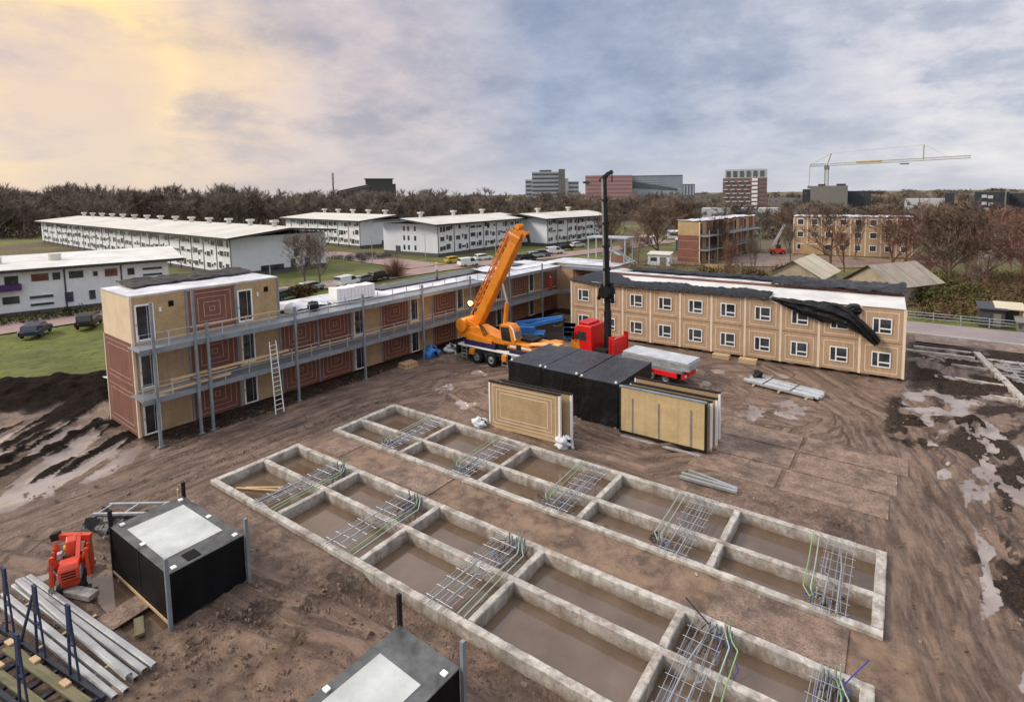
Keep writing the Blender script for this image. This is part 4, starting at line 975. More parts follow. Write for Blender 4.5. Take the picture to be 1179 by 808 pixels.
# hoist ropes, hoses and hazard boards of the mobile crane
for s_ in (-.12,.12): MB().tube([bp_(-.2,s_,.72),bp_(10.2,s_,.55)],.016,4).build('hoist_rope',M['dark'],CR)
for k in range(4): MB().tube([(3.2+.15*k,-1.15+.05*k,2.6),(3.0+.2*k,-1.22,3.1),(2.4+.1*k,-.9,3.5),(2.0,-.5,3.4)],.03,5).build('hose',M['dark'],CR)
for y in (-1.36,.96):
    hz_=empty if False else None
    hb=MB().box(-.26,-.22,y,y+.4,.35,.78,0)
    for k in range(3): hb.bar((-.265,y+.02+.13*k,.38),(-.265,y+.12+.13*k,.75),.05,.012,1,up=(1,0,0))
    hb.build('hazard_board',[M['white'],M['redp']],CR)
MB().box(6.3,8.6,-1.272,-1.262,2.12,2.28).build('body_stripe',M['white'],CR)
MB().box(7.0,7.5,-1.30,-1.262,2.0,2.4).build('tool_locker',M['dark'],CR)
for x in (1.8,5.6): MB().box(x,x+.5,-1.62,-1.30,.85,1.35).build('outrigger_box',M['orange'],CR,bev=.03)
ls=empty('sheet_stack',(-19.35,40.05,1.33),R_(-6),'stack of long grey metal sheets lying on the red truck bed','metal sheets')
for k in range(5): MB().box(random.uniform(-.08,.08),6.0+random.uniform(-.08,.08),random.uniform(-.04,.04),2.1,k*.14+.005,k*.14+.13).build('sheet_bundle',M['galvl'] if k==4 else M['galv'],ls,bev=.01)
# ---------------------------------------------------------------- loose steel
def beams(pts,label,w_=.16,h=.14,mat='rail',cat='steel beam',group=None):
    for i,(a,b_,l) in enumerate(pts):
        a=Vector(a);b_=Vector(b_); e=MB(); d=(b_-a)
        L=d.length; o=MB().box(0,L,-w_/2,w_/2,h-.02,h).box(0,L,-w_/2,-w_/2+.015,0,h-.02).box(0,L,w_/2-.015,w_/2,0,h-.02).build('steel_channel',M[mat])
        o.location=a; o.rotation_euler=(0,-math.asin(d.z/L),math.atan2(d.y,d.x)); tag(o,l,cat,group)
beams([((-9.25,27.45,.03),(-6.6,26.95,.05),'rearmost of the three loose grey channels lying beyond the foundation'),((-9.5,27.0,.03),(-6.5,26.8,.08),'middle of the three loose grey channels lying beyond the foundation'),((-9.45,26.6,.03),(-6.45,26.55,.10),'front of the three loose grey channels lying beyond the foundation')],'',w_=.17,h=.13,mat='rail',group='loose channels beside the foundation')
bd=empty('steel_bundle',(-10.0,44.0,0),R_(-13),'bundle of flat galvanised steel sections on bearers in front of the tan block','steel bundle')
for k in range(3): MB().box(.9+k*2.0,1.02+k*2.0,-1.2,1.2,.0,.12).build('bearer',M['lathing'],bd)
for k in range(8): MB().box(random.uniform(-.25,.25)+.2,5.6+random.uniform(-.3,.3),-.95+k*.23,-.95+k*.23+.20,.125,.28+random.uniform(0,.05)).build('section',M['galvl'] if k%3 else M['galv'],bd,bev=.01)
for x in (1.6,3.7): MB().box(x,x+.06,-1.0,.95,.335,.35).build('strap',M['dark'],bd)
lump_('black_bundle',-9.3,44.2,.36,'wrap','small black bundle on the left end of the steel bundle',305,.8,z=.25)
for i,(x,y,l) in enumerate([(-14.2,48.2,'left of the two timber stacks along the foot of the tan block'),(-11.8,48.1,'right of the two timber stacks along the foot of the tan block')]):
    e=empty('timber_stack',(x,y,0),R_(1),l,'timber stack')
    for k in range(4): MB().box(0,1.5,.0+ (k%2)*.36,.33+(k%2)*.36,.02+(k//2)*.2,.20+(k//2)*.2).build('block',M['lathing'],e,bev=.01)
e=empty('pallet',(-36.0,31.2,0),R_(85),'brown pallet with bricks of timber beside the left block, short of the crane','pallet')
for k in range(3): MB().box(0,1.4,k*.4,k*.4+.3,0,.14).build('runner',M['lathing'],e)
for k in range(4): MB().box(.05+k*.34,.32+k*.34,0,1.05,.145,.42).build('block',M['tan'],e,bev=.01)
lump_('plastic_bundle',-36.7,35.0,.75,'blue','blue plastic sheeting heap under the gallery left of the crane',306,.8)
lump_('plastic_bundle',-36.2,36.9,.55,'foil','pale plastic heap under the gallery directly behind the crane tail',307,.8)
# ---------------------------------------------------------------- foreground left: rails, rack, spider crane
rl=[(-28.75,5.40,.16,-19.68,6.33),(-28.78,5.18,.16,-19.74,6.08),(-28.80,4.97,.05,-19.77,5.86),(-28.55,5.05,.30,-19.75,5.68),(-28.5,4.62,.05,-19.52,5.52),(-28.1,4.40,.05,-19.55,5.25)]
lab=['first','second','third','fourth','fifth','sixth']
for k,(x0,y0,z0,x1,y1) in enumerate(rl):
    L=math.hypot(x1-x0,y1-y0)
    pr_=[(-.095,0),(-.095,.11),(-.06,.15),(.06,.15),(.095,.11),(.095,0),(.075,0),(.075,.10),(.045,.132),(-.045,.132),(-.075,.10),(-.075,0)]
    mb=MB(); n=len(pr_); vs=[(0,a,b_) for a,b_ in pr_]+[(L,a,b_) for a,b_ in pr_]
    mb.add(vs,[(i,(i+1)%n,n+(i+1)%n,n+i) for i in range(n)]+[tuple(reversed(range(n))),tuple(range(n,2*n))])
    o=mb.build('metal_profile',M['rail']); o.location=(x0,y0,z0); o.rotation_euler=(0,0,math.atan2(y1-y0,x1-x0))
    tag(o,'%s long metal profile of the pile in the lower left, counted from the orange machine'%lab[k],'metal profile','long metal profiles by the blue rack')
for x in (-27.2,-24.2,-21.2): 
    o=MB().box(-.06,.06,-.9,.9,0,.045).build('bearer_board',M['lathing'],loc=(x,5.3,0)); o.rotation_euler=(0,0,.1); tag(o,'timber bearer under the long metal profiles in the lower left','bearer','bearers under the long metal profiles')
RK=empty('transport_rack',(-25.95,2.6,0),R_(8.5),'navy blue steel transport rack with upright A frames and timber pads','rack')
for y in (.25,1.45): MB().box(0,6.6,y-.06,y+.06,.14,.32).build('side_member',M['navyd'],RK)
for k in range(9): MB().box(.1+k*.78,.22+k*.78,.312,1.388,.16,.26).build('cross_member',M['navyd'],RK)
for x in (.85,2.9,4.95):
    for y,s_ in ((.25,1),(1.45,-1)):
        p=MB()
        a=MB().bar((x-.22,y,.3),(x-.05,y,2.62),.055,.07).build('upright',M['navy'],RK); MB().bar((x+.32,y,.3),(x+.05,y,2.62),.045,.06).build('upright',M['navy'],RK)
        MB().box(x-.11,x+.11,y-.03,y+.03,1.75,2.72).build('gusset_plate',M['navy'],RK)
        MB().bar((x-.1,y,1.4),(x+.12,y,1.4),.05,.06).build('tie_bar',M['navy'],RK)
MB().bar((2.75,1.45,2.35),(1.6,1.45,.3),.06,.07).build('brace',M['navy'],RK)
MB().bar((-.8,.25,1.25),(.85,.25,1.05),.06,.08).build('brace',M['galv'],RK)
MB().box(1.6,6.5,.95,1.22,.325,.40).build('timber_plank',M['oldwood'],RK); MB().box(2.2,6.6,.40,.62,.325,.39).build('timber_plank',M['oldwood'],RK)
for (x,y) in ((1.35,1.2),(3.0,1.2),(2.2,.62),(4.95,1.15),(.3,.5),(5.6,.45)): MB().box(x,x+.36,y-.09,y+.09,.405,.48).build('timber_pad',M['lathing'],RK,bev=.01)
SC=empty('spider_crane',(-27.0,6.3,0),R_(-22),'orange red mini spider crane with folded legs, parked by the black service unit','mini crane')
for y in (-.42,.42): 
    t=MB().side([(-.75,.12),(-.62,.02),(.62,.02),(.75,.12),(.72,.34),(.55,.42),(-.55,.42),(-.72,.34)],y-.13,y+.13).build('track',M['dark'],SC,bev=.03)
MB().box(-.7,.65,-.36,.36,.30,.75).build('chassis',M['redo'],SC,bev=.05)
eng=MB().side([(.15,.75),(.10,1.30),(.25,1.42),(.85,1.38),(1.0,1.2),(1.02,.75)],-.38,.38).build('engine_hood',M['redo'],SC,bev=.06)
MB().box(.40,.75,-.386,-.38,.85,1.2).build('grille',M['dark'],eng)
MB().tube([(-.35,0,.75),(-.35,0,1.0)],.34,16).build('slew_ring',M['dark'],SC)
MB().side([(-.85,1.0),(-.75,1.85),(-.45,2.05),(-.15,1.9),(0,1.0)],-.20,.20).build('column',M['redo'],SC,bev=.04)
MB().bar((-.80,-.62,2.02),(-.30,.72,1.82),.24,.26).build('boom_base',M['redo'],SC); MB().bar((-.85,-.75,2.02),(-.72,-.45,2.08),.26,.30).build('winch_cover',M['dark'],SC)
MB().bar((-.5,.28,2.0),(.6,.28,1.25),.16,.18).build('boom_section',M['redo'],SC)
MB().tube([(-.30,-.30,1.62),(-.30,-.16,1.62)],.13,12).build('warning_beacon',M['yellow'],SC)
for (sx_,sy_) in ((-1,-1),(1,-1),(-1,1),(1,1)):
    x=.62*sx_; y=.50*sy_
    lg_=MB().bar((x*.6,y*.8,1.0),(x,y*1.25,1.75),.14,.16).build('outrigger_leg',M['redo'],SC)
    MB().bar((x,y*1.25,1.78),(x*1.15,y*1.35,.55),.11,.14).build('leg_shin',M['redo'],lg_); MB().bar((x*1.15,y*1.35,.56),(x*1.17,y*1.36,.36),.18,.2).build('foot_pad',M['chrome'],lg_)
    MB().tube([(x*.6,y*1.0,.9),(x*1.0,y*1.3,1.4)],.045,8).build('hydraulic_cylinder',M['chrome'],lg_)
for k in range(4): 
    pts=[(-.2+.1*k,.25-.15*k,1.0),(.0+.08*k,.35-.2*k,1.35+.06*k),(.25,.2-.1*k,1.42)]; MB().tube(pts,.022,5).build('hose',M['dark'],SC)
o=MB().box(-.95,.95,-.2,.2,0,.22).build('concrete_kerb',M['conc'],loc=(-26.3,6.15,0),bev=.02); o.rotation_euler=(0,0,.35); tag(o,'grey block lying between the orange machine and the long metal profiles','block')
o=MB().box(-.55,.55,-.9,.9,0,.04).build('steel_plate',M['plate'],loc=(-23.6,6.95,-.02)); o.rotation_euler=(0,0,.15); tag(o,'muddy flat plate at the edge of the flooded pit, beside the metal profiles','plate')
o=MB().box(-.5,.5,-.14,.14,0,.1).build('timber_plank',M['oldwood'],loc=(-22.4,6.85,-.1)); o.rotation_euler=(0,0,-.3); tag(o,'short plank at the near end of the flooded pit','plank')
for y in (-.62,.62):
    for x in (-.55,-.30,.05): MB().bar((x,y,1.75),(x+.04,y*1.12,.32),.10,.13).build('folded_arm',M['redo'],SC,bev=.015)
    MB().tube([(-.42,y*1.05,.5),(-.36,y*1.05,1.6)],.045,8).build('hydraulic_cylinder',M['chrome'],SC); MB().tube([(-.08,y*1.05,.5),(-.04,y*1.05,1.5)],.045,8).build('hydraulic_cylinder',M['chrome'],SC)
    MB().box(.30,.95,y*.64-.03,y*.64+.03,.70,1.12).build('hood_panel',M['galv'],SC)
MB().box(-.3,.1,-.36,.36,1.02,1.30).build('valve_block',M['dark'],SC,bev=.02)
MB().box(-.15,.10,-.5,-.3,1.35,1.62).build('control_box',M['galv'],SC,bev=.02)
for k in range(3): MB().box(1.021,1.03,-.25,.25,.85+k*.12,.91+k*.12).build('cooling_slot',M['dark'],SC)
SC.scale=(.82,.82,.92)
# folded sheets and frames behind the service unit
def jk(u,v): return (u*4.6+.2*nz(u*5,v*3,81),v*1.5-.6+.3*nz(u*4,v*3,82),.25+.9*abs(nz(u*6,v*4,83))*1.6+.35*math.sin(v*math.pi))
o=sheet(40,18,jk,'tarpaulin',M['tarp'],None,loc=(-30.4,7.9,0)); o.rotation_euler=(0,0,R_(26)); tag(o,'heaped black tarpaulin on the mud behind the foreground service unit','tarpaulin')
fr_=empty('scaffold_ladder',(-30.6,8.0,.75),R_(26),'grey metal frame lying on the black tarpaulin behind the service unit','frame')
for y in (0,.8): MB().bar((0,y,.1),(4.4,y,.45),.12,.10).build('long_member',M['galv'],fr_)
for x in (.2,1.6,3.0,4.2): MB().bar((x,.06,.1+.08*x),(x,.74,.1+.08*x),.08,.08).build('rung',M['galv'],fr_)
o=MB().box(-.05,.05,-.03,.03,0,1.0).build('timber_stake',M['lathing'],loc=(-27.2,10.2,1.1)); o.rotation_euler=(.1,.1,0); tag(o,'upright pale stake leaning at the rear corner of the foreground service unit','stake')
# road plates
pls=[(-9.6,28.3,4.6,2.3),(-4.8,28.2,4.8,2.3),(-9.4,30.7,4.7,2.4),(-4.5,30.6,4.8,2.4),(-9.3,33.2,4.7,2.2),(-4.4,33.1,5.2,2.2)]
pln=['front left','front right','middle left','middle right','rear left','rear right']
for k,(x,y,a,b_) in enumerate(pls):
    o=MB().box(0,a-.03,0,b_-.03,-.04,.022+.006*(k%3)).build('road_plate',M['plate'],loc=(x,y,0)); o.rotation_euler=(0,R_(random.uniform(-.1,.1)),R_(random.uniform(-.6,.4))+(0 if k<6 else R_(-14)))
    tag(o,('%s mud smeared road plate of the six right of the panel stack' if k<6 else '%s of the two mud smeared road plates beyond the foundation corner')%pln[k],'road plate','mud covered road plates')
for k,(x,y,a,b_,l) in enumerate([(-23.6,18.1,4.0,1.9,'mud smeared plate between the foundations, opposite the patterned panel'),(-5.4,18.0,4.4,2.0,'mud smeared plate between the foundations, towards the right end'),(-29.2,18.2,2.2,1.7,'small muddy plate between the foundations at the left end')]):
    o=MB().box(0,a,0,b_,.04,.125).build('road_plate',M['plate'],loc=(x,y,0)); tag(o,l,'road plate','mud covered road plates')
# small debris strewn about
deb=MB(); rs=random.Random(5)
for k in range(260):
    x=rs.uniform(-32,4); y=rs.uniform(9,44); s=rs.uniform(.015,.055); z=rs.uniform(0,.03)
    if -30.3<x<0 and 12.8<y<25.2: 
        if not 18<y<20: continue
        z+=.1
    a=rs.uniform(0,3.14); deb.bar((x,y,z+s*.3),(x+math.cos(a)*s*3,y+math.sin(a)*s*3,z+s*.3+rs.uniform(0,.03)),s,s*.5,m=k%2)
tag(deb.build('site_litter',[M['conc'],M['oldwood']]),kind='stuff')
gr=MB(); rs=random.Random(8)
for k in range(2600):
    x=rs.uniform(-38,5); y=rs.uniform(4,44); s=rs.uniform(.02,.075)
    if -30.5<x<0.2 and 12.7<y<25.4: continue
    if -27<x<-21 and 7<y<10.5: continue
    z=-.02
    vs=[(x+rs.uniform(-s,s)+dx*s,y+rs.uniform(-s,s)*.5+dy*s,z+dz*s) for dx,dy,dz in ((-1,-.8,0),(1,-.9,0),(.9,1,0),(-.8,.9,0),(-.4,-.5,1.1),(.6,.2,.9))]
    gr.add(vs,[(0,1,4),(1,5,4),(1,2,5),(2,3,5),(3,4,5),(3,0,4)])
for k in range(5200):
    zone=k%3
    x,y=((rs.uniform(-21,-7),rs.uniform(4.5,12.2)),(rs.uniform(-33,-30.6),rs.uniform(8,27)),(rs.uniform(-9,-1),rs.uniform(25.5,27.6)))[zone if k%7 else 0]
    if -13.4<x<-9.6 and y<11: continue
    s=abs(rs.gauss(0,.03))+.012; z=-.03+.12*rs.random()*(zone==0)
    vs=[(x+rs.uniform(-s,s)+dx*s,y+rs.uniform(-s,s)*.5+dy*s,z+dz*s) for dx,dy,dz in ((-1,-.8,-1),(1,-.9,-1),(.9,1,-1),(-.8,.9,-1),(-.4,-.5,1.1),(.6,.2,.9))]
    gr.add(vs,[(0,1,4),(1,5,4),(1,2,5),(2,3,5),(3,4,5),(3,0,4)])
tag(gr.build('mud_clods',M['plate']),kind='stuff')
# ---------------------------------------------------------------- surroundings
def pxray(x,y):
    v=r2*((x-cx)/f)-u2*((y-cy)/f)+F; return v
def gz(x,y,z=0.0):
    d=pxray(x,y); t=(z-15.25)/d.z; return Vector((d.x*t,d.y*t,z))
def at(x,y,dist):
    d=pxray(x,y); t=dist/math.hypot(d.x,d.y); return Vector((d.x*t,d.y*t,15.25+d.z*t))
def flat(name,pts,z,mat,kind='structure'):
    return tag(MB().add([(x,y,z) for x,y in pts],[tuple(range(len(pts)))]).build(name,mat),kind=kind)
def ribbon(name,ctr,w,z,mat):
    vs=[]; n=len(ctr)
    for i,(x,y) in enumerate(ctr):
        a=Vector(ctr[max(0,i-1)]);b_=Vector(ctr[min(n-1,i+1)]); d=(b_-a).normalized(); s=Vector((-d.y,d.x))*w/2
        vs+=[(x+s.x,y+s.y,z),(x-s.x,y-s.y,z)]
    return tag(MB().add(vs,[(2*i,2*i+1,2*i+3,2*i+2) for i in range(n-1)]).build(name,mat),kind='structure')
M['brick']=pm('pink_brick_paving',(.29,.20,.18),.8,var=.25,scale=.3,streak=0,bump=.2)
M['asph']=pm('pinkish_asphalt',(.25,.21,.205),.75,var=.25,scale=.25,streak=0,bump=.2)
M['kerb']=pm('grey_kerb',(.38,.37,.36),.8,streak=.1)
ribbon('road',[(-92,-30),(-89.5,5),(-88,22),(-84,42),(-81.5,60),(-80,78),(-76.5,92),(-71,108),(-66,128),(-60,160)],7.5,.14,M['brick'])
ribbon('path',[(-84,80),(-98,81.5),(-112,84),(-130,85)],9,.135,M['brick'])
flat('road',[(-60,67.4),(80,67.4),(80,73.2),(-60,73.2)],.13,M['asph'])
tag(MB().box(-30,80,66.9,67.2,-.1,.22).build('kerb',M['kerb']),kind='structure')
flat('pavement',[(1.5,63.8),(60,63.8),(60,66.8),(1.5,66.8)],.10,M['plate'])
ribbon('path',[(10,100),(12,118),(15,145),(20,185)],2.2,.135,M['plate'])
flat('yard',[(-46,104),(-8,118),(8,138),(-26,138),(-46,120)],.125,M['plate'])
# unfinished strip foundation to the right
fe=empty('concrete_foundation',(5.0,47,0),R_(4),'pale strip foundation being set out in the dark earth at the far right','foundation')
cbeam((3.1,-2),(2.2,14.5),.5,-.3,.30,401).build('long_beam',M['conc'],fe)
for k,(a,b_,w_) in enumerate([((-3.5,13.0),(1.8,12.7),.35),((2.7,12.6),(9,12.2),.35),((-.3,9.6),(2.2,9.3),.2),((-.6,5.6),(2.4,5.2),.2),((1.0,2.2),(2.6,2.0),.2),((-2.6,14.6),(1.8,14.4),.3),((3.4,7.5),(9,7.2),.35)]):
    cbeam(a,b_,w_,-.3,.22,410+k).build('cross_beam',M['conc'],fe)
ct=MB()
for k in range(7): ct.tube([(3.3,6+k*.9,.35),(8,6.2+k*.9,.4)],.05,5)
for k in range(5): ct.tube([(3.6+k,5.5,.42),(3.6+k,12,.42)],.04,5)
ct.build('reinforcement',M['rod'],fe)
# --- white apartment blocks
M['wh']=pm('white_render',(.76,.78,.80),.75,var=.14,scale=.25,streak=.22,grime=(.33,.34,.35))
M['wh2']=pm('skylit_white_panel',(.64,.68,.73),.7,var=.1,scale=.2,streak=.12,grime=(.35,.37,.39))  # white with the blue of sky light mixed into its colour
M['eave']=pm('dark_eave',(.035,.035,.038),.6)
M['plinth']=pm('dark_plinth',(.09,.085,.08),.8)
M['roofp']=pm('pale_roof_felt',(.56,.545,.485),.7,var=.22,scale=.12,streak=0,bump=0)
M['redw']=glassm('reddish_blind',(.09,.022,.018),.3)
M['purple']=pm('purple_panel',(.055,.012,.09),.6)
def block(origin,ang,L,D,H,storeys,label,seed,pitch=.55,bays=None,endwin=None,vents=0,rise=1.3,endw='wh2'):
    """origin: near corner; local x along the long facade, local y into the depth; long facade faces -y, end face faces -x"""
    rs=random.Random(seed)
    e=empty('apartment_block',(origin[0],origin[1],0),ang,label,'apartment block','white apartment blocks beyond the street')
    MB().box(.06,L,.06,D,.9,H).build('wall',M['wh'],e)
    MB().box(.10,L-.05,.10,D-.05,-.3,.895).build('plinth',M['plinth'],e)
    MB().box(.0,.058,.2,D-.2,.95,H-.1).build('end_wall',M[endw],e)
    ov=1.4; rf=MB()
    vs=[(-ov*1.6,-ov,H+.15),(L+ov,-ov,H+.15),(L+ov,D*.55,H+.15+rise),(-ov*1.6,D*.55,H+.15+rise),(L+ov,D+ov,H+.1+rise*.4),(-ov*1.6,D+ov,H+.1+rise*.4)]
    lo=[(x,y,z-.42) for x,y,z in vs]
    r_=rf.add(vs,[(0,1,2,3),(3,2,4,5)]).build('roof',M['roofp'],e)
    ev=MB().add(vs+lo,[(0,6,7,1),(1,7,8,2),(2,8,10,4),(4,10,11,5),(5,11,9,3),(3,9,6,0),(6,9,8,7),(9,11,10,8)]).build('eave',M['eave'],r_); ev.location=(0,0,-.006)
    for k in range(vents):
        x=L*(k+.4)/vents; y=D*.55; MB().tube([(x,y,H+rise),(x,y,H+rise+1.1)],.5,8).box(x-.65,x+.65,y-.65,y+.65,H+rise+1.05,H+rise+1.5).build('roof_vent',M['roofp'],r_)
    n=int(L/bays); cnt=0
    sh=(H-.9)/storeys
    for i in range(n+1):
        x=min(L-.1,i*bays); MB().box(x-.07,x+.07,-.04,.055,.2,H).build('downpipe',M['eave'],e)
    for s in range(storeys):
        zc=.9+sh*(s+.52)
        specs=specs if s else []
        for i in range(n):
            sl=[(.18,.8),(.36,.9),(.62,1.5),(.84,.7)] if rs.random()<.6 else [(.25,1.5),(.55,.55),(.75,1.2)]
            for (q,w_) in sl:
                if rs.random()<.10: continue
                x=i*bays+q*bays; h=sh*rs.choice([.40,.40,.22,.52]); zz=zc+rs.choice([-.1,0,.25])
                w_*=rs.uniform(.95,1.3); h*=1.12
                g_=M['redw'] if rs.random()<.06 else M['glass']
                mb=MB().ring(x-w_/2-.06,x+w_/2+.06,zz-h/2-.06,zz+h/2+.06,.07,-.012,.07,0).box(x-w_/2+.011,x+w_/2-.011,.02,.062,zz-h/2+.011,zz+h/2-.011,1)
                specs.append((x,mb,g_))
    specs.sort(key=lambda t:t[0])
    for x,mb,g_ in specs[:97]: mb.build('window',[M['wh'],g_],e)
    if len(specs)>97:
        al_=MB()
        for x,mb,g_ in specs[97:]:
            b0=len(al_.v); al_.v+=mb.v; al_.f+=[tuple(b0+i for i in q) for q in mb.f]; al_.m+=mb.m
        tag(al_.build('window',[M['wh'],M['glass']],e),kind='stuff')
    if endwin:
        for (q,zf,w_,h) in endwin:
            y=q*D; MB().box(-.035,.0,y-w_/2,y+w_/2,zf-h/2,zf+h/2).build('end_window',M['glass'] if zf<H*.7 else M['redw'],e)
    return e
block((-94.3,35.0),math.atan2(-14.8,-4)+0,34,15,6.2,2,'two storey white block with purple balcony, cut off by the left edge of the picture',3,bays=6.2,rise=.9) if 0 else None
def wb1():
    # local x from the right corner along the facade to the left
    rs=random.Random(4)
    e=empty('apartment_block',(-92.0,35.2,0),math.atan2(-14.8,-4.2),'two storey white block with purple balcony, cut off by the left edge of the picture','apartment block','white apartment blocks beyond the street')
    L,D,H=38,14,6.0
    # with this turn +y local points toward the street, so the facade is at y=+0
    MB().box(0,L,-D,-.06,.6,H).build('wall',M['wh'],e); MB().box(.05,L,-D+.05,-.10,-.3,.595).build('plinth',M['plinth'],e)
    vs=[(-1.9,1.2,H+.25),(L,1.2,H+.25),(L,-D-.5,H+1.0),(-1.9,-D-.5,H+1.0)]
    r_=MB().add(vs,[(0,3,2,1)]).build('roof',M['roofw'],e); lo=[(x,y,z-.4) for x,y,z in vs]
    ev=MB().add(vs+lo,[(0,1,5,4),(1,2,6,5),(2,3,7,6),(3,0,4,7),(4,5,6,7)]).build('eave',M['eave'],r_); ev.location=(0,0,-.008)
    for x in (12.5,18.5,24): MB().tube([(x,-6,H+.5),(x,-6,H+1.5)],.7,10).build('roof_vent',M['roofp'],r_)
    for x in (5.5,11.5,18.3,25,31.5): MB().box(x-.08,x+.08,-.06,.05,.3,H).build('downpipe',M['eave'],e)
    W_=[(1.9,4.9,2.3,.35),(1.9,4.0,2.3,.35),(4.4,4.7,.8,1.0),(6.6,4.8,1.4,1.1),(8.3,4.8,.5,.7),(10.3,4.9,1.5,1.0),(12.3,4.9,.8,1.0),(13.9,4.9,1.7,1.0),(16.6,4.7,1.3,1.3),(2,2.2,1.2,.8),(4,2.1,1.4,.5),(6.7,2.0,1.7,.9),(8.8,1.9,.7,1.3),(11.2,1.9,.9,1.4),(13.9,2.3,2.3,.42),(13.9,1.3,2.3,.35),(16.8,2.2,1.6,1.0),(20,2.2,1.6,1.0),(21.5,2.2,.8,1.0),(19.5,4.9,1.2,1.5),(23,2.2,1.5,1.0),(27,2.2,1.5,1.0),(27,4.9,1.5,1.0)]
    for k,(x,z,w_,h) in enumerate(W_):
        g_=M['redw'] if k in(3,7) else M['glass']
        MB().ring(x-w_/2-.06,x+w_/2+.06,z-h/2-.06,z+h/2+.06,.07,-.058,.02).box(x-w_/2+.011,x+w_/2-.011,-.056,-.02,z-h/2+.011,z+h/2-.011,1).build('window',[M['wh2'],g_],e)
    MB().box(15.7,21.5,.02,1.0,3.5,4.3).build('balcony',M['purple'],e)
    MB().box(10.9,11.6,-.05,.0,1.1,1.9).build('door_panel',M['purple'],e)
wb1()
# long left block and its neighbours
block((-105.5,50.2),math.atan2(.11,-.994)+math.pi*0,118,19,7.7,3,'',6,bays=6) if 0 else None
def blockR(origin,axis,depth,L,D,H,st,label,seed,**k):
    """place a block by its near corner, the direction of its long facade and the direction of its depth"""
    a=math.atan2(axis[1],axis[0])
    left=(-axis[1],axis[0]); flip=(left[0]*depth[0]+left[1]*depth[1])<0
    e=block(origin,a,L,D,H,st,label,seed,**k)
    if flip: e.scale=(1,-1,1)
    return e
blockR((-104.8,50.3),(-.998,.058),(.058,.998),147,19,7.6,3,'very long three storey white block with a row of roof vents, on the left',6,bays=6.0,vents=14,
    endwin=[(.66,6.4,1.0,1.5),(.80,6.4,1.0,1.5),(.66,3.8,1.0,1.6),(.80,3.8,1.0,1.6),(.62,1.6,1.0,1.9),(.78,1.6,1.2,1.9),(.40,1.3,4.5,1.0)])
blockR((-129.6,97.5),(-.994,.11),(.11,.994),46,20,8.0,3,'three storey white block seen past the end of the long left block',7,bays=6.0,vents=5,endwin=[(.62,6.4,.9,1.3),(.80,6.4,.9,1.3),(.80,2.0,1.0,2.2),(.62,3.9,.9,1.4),(.45,1.4,4.0,1.0)])
blockR((-94.2,93.2),(.0,1.0),(-1,0),36.5,20,8.0,3,'three storey white block standing end on behind the boom of the yellow crane',8,bays=5.6,vents=3,endwin=[(q,z,.7,1.2) for q in (.40,.52,.60) for z in (2.0,4.4,6.8)]+[(.72,1.6,1.8,1.4)])
blockR((-84.8,127.0),(.15,.988),(-.988,.15),29,17,8.0,3,'three storey white block farthest to the right of the white row',9,bays=4.4,vents=2)
hd_=MB()
# --- foliage: one leaf-card generator for hedges, bushes and scrub
def leafcloud(mb,c,rx,ry,rz,n,s,rs,m=0,shell=.55):
    for _ in range(n):
        while True:
            x,y,z=rs.uniform(-1,1),rs.uniform(-1,1),rs.uniform(-.6,1)
            q=x*x+y*y+z*z
            if shell*shell*rs.random()<q<1: break
        p=Vector((c[0]+x*rx,c[1]+y*ry,c[2]+z*rz)); a=Vector((rs.uniform(-1,1),rs.uniform(-1,1),rs.uniform(-1,1))).normalized(); b_=a.orthogonal().normalized(); k=s*rs.uniform(.6,1.5)
        mb.v+=[tuple(p-a*k),tuple(p+b_*k*.5),tuple(p+a*k),tuple(p-b_*k*.45)]; L=len(mb.v); mb.f.append((L-4,L-3,L-2,L-1)); mb.m.append(m if rs.random()<.75 else 1-m)
def leafmat(name,c1,c2):
    m,nt,b=newmat(name); pos=N(nt,'ShaderNodeNewGeometry').outputs['Position']
    nt.links.new(mixc(nt,ramp(nt,noise(nt,pos,.35,4,.7),[(.38,0.0),(.64,1.0)]),c1,c2),b.inputs['Base Color']); b.inputs['Roughness'].default_value=.85; b.inputs['Specular IOR Level'].default_value=.15
    return m
M['leafa']=leafmat('olive_leaf',(.055,.062,.016),(.14,.12,.032)); M['leafb']=leafmat('brown_leaf',(.075,.045,.026),(.16,.095,.055)); M['leafd']=leafmat('dark_leaf',(.02,.024,.012),(.06,.055,.025))
M['bark']=leafmat('winter_bark',(.095,.066,.05),(.19,.135,.10)); M['barkr']=leafmat('reddish_twigs',(.15,.075,.058),(.25,.14,.105)); M['barkg']=leafmat('grey_bark',(.11,.085,.068),(.20,.16,.13))
M['barkw']=leafmat('far_wood_haze_bark',(.135,.108,.088),(.27,.218,.178))  # bark colour greyed and lightened to stand in for distance haze
M['under']=leafmat('brown_undergrowth',(.06,.044,.033),(.12,.085,.06))
def bush(x,y,r,h,label,mat='leafa',n=500,s=.22,seed=0,name='bush',cat='bush',group=None,twigs=0):
    rs=random.Random(seed); e=empty(name,(x,y,0),0,label,cat,group)
    mb=MB()
    for k in range(5):
        a=rs.uniform(0,6.28); q=rs.uniform(0,.55)*r; leafcloud(mb,(math.cos(a)*q,math.sin(a)*q,h*rs.uniform(.35,.6)),r*rs.uniform(.45,.7),r*rs.uniform(.45,.7),h*rs.uniform(.35,.5),n//5,s,rs)
    mb.build('foliage',[M[mat],M['leafd']],e)
    st=MB()
    for k in range(5+twigs):
        a=rs.uniform(0,6.28); st.tube([(0,0,0),(math.cos(a)*r*.4,math.sin(a)*r*.4,h*.6),(math.cos(a)*r*.8,math.sin(a)*r*.8,h*1.05)],[.05,.03,.008],4)
    st.build('stems',M['bark'],e); return e
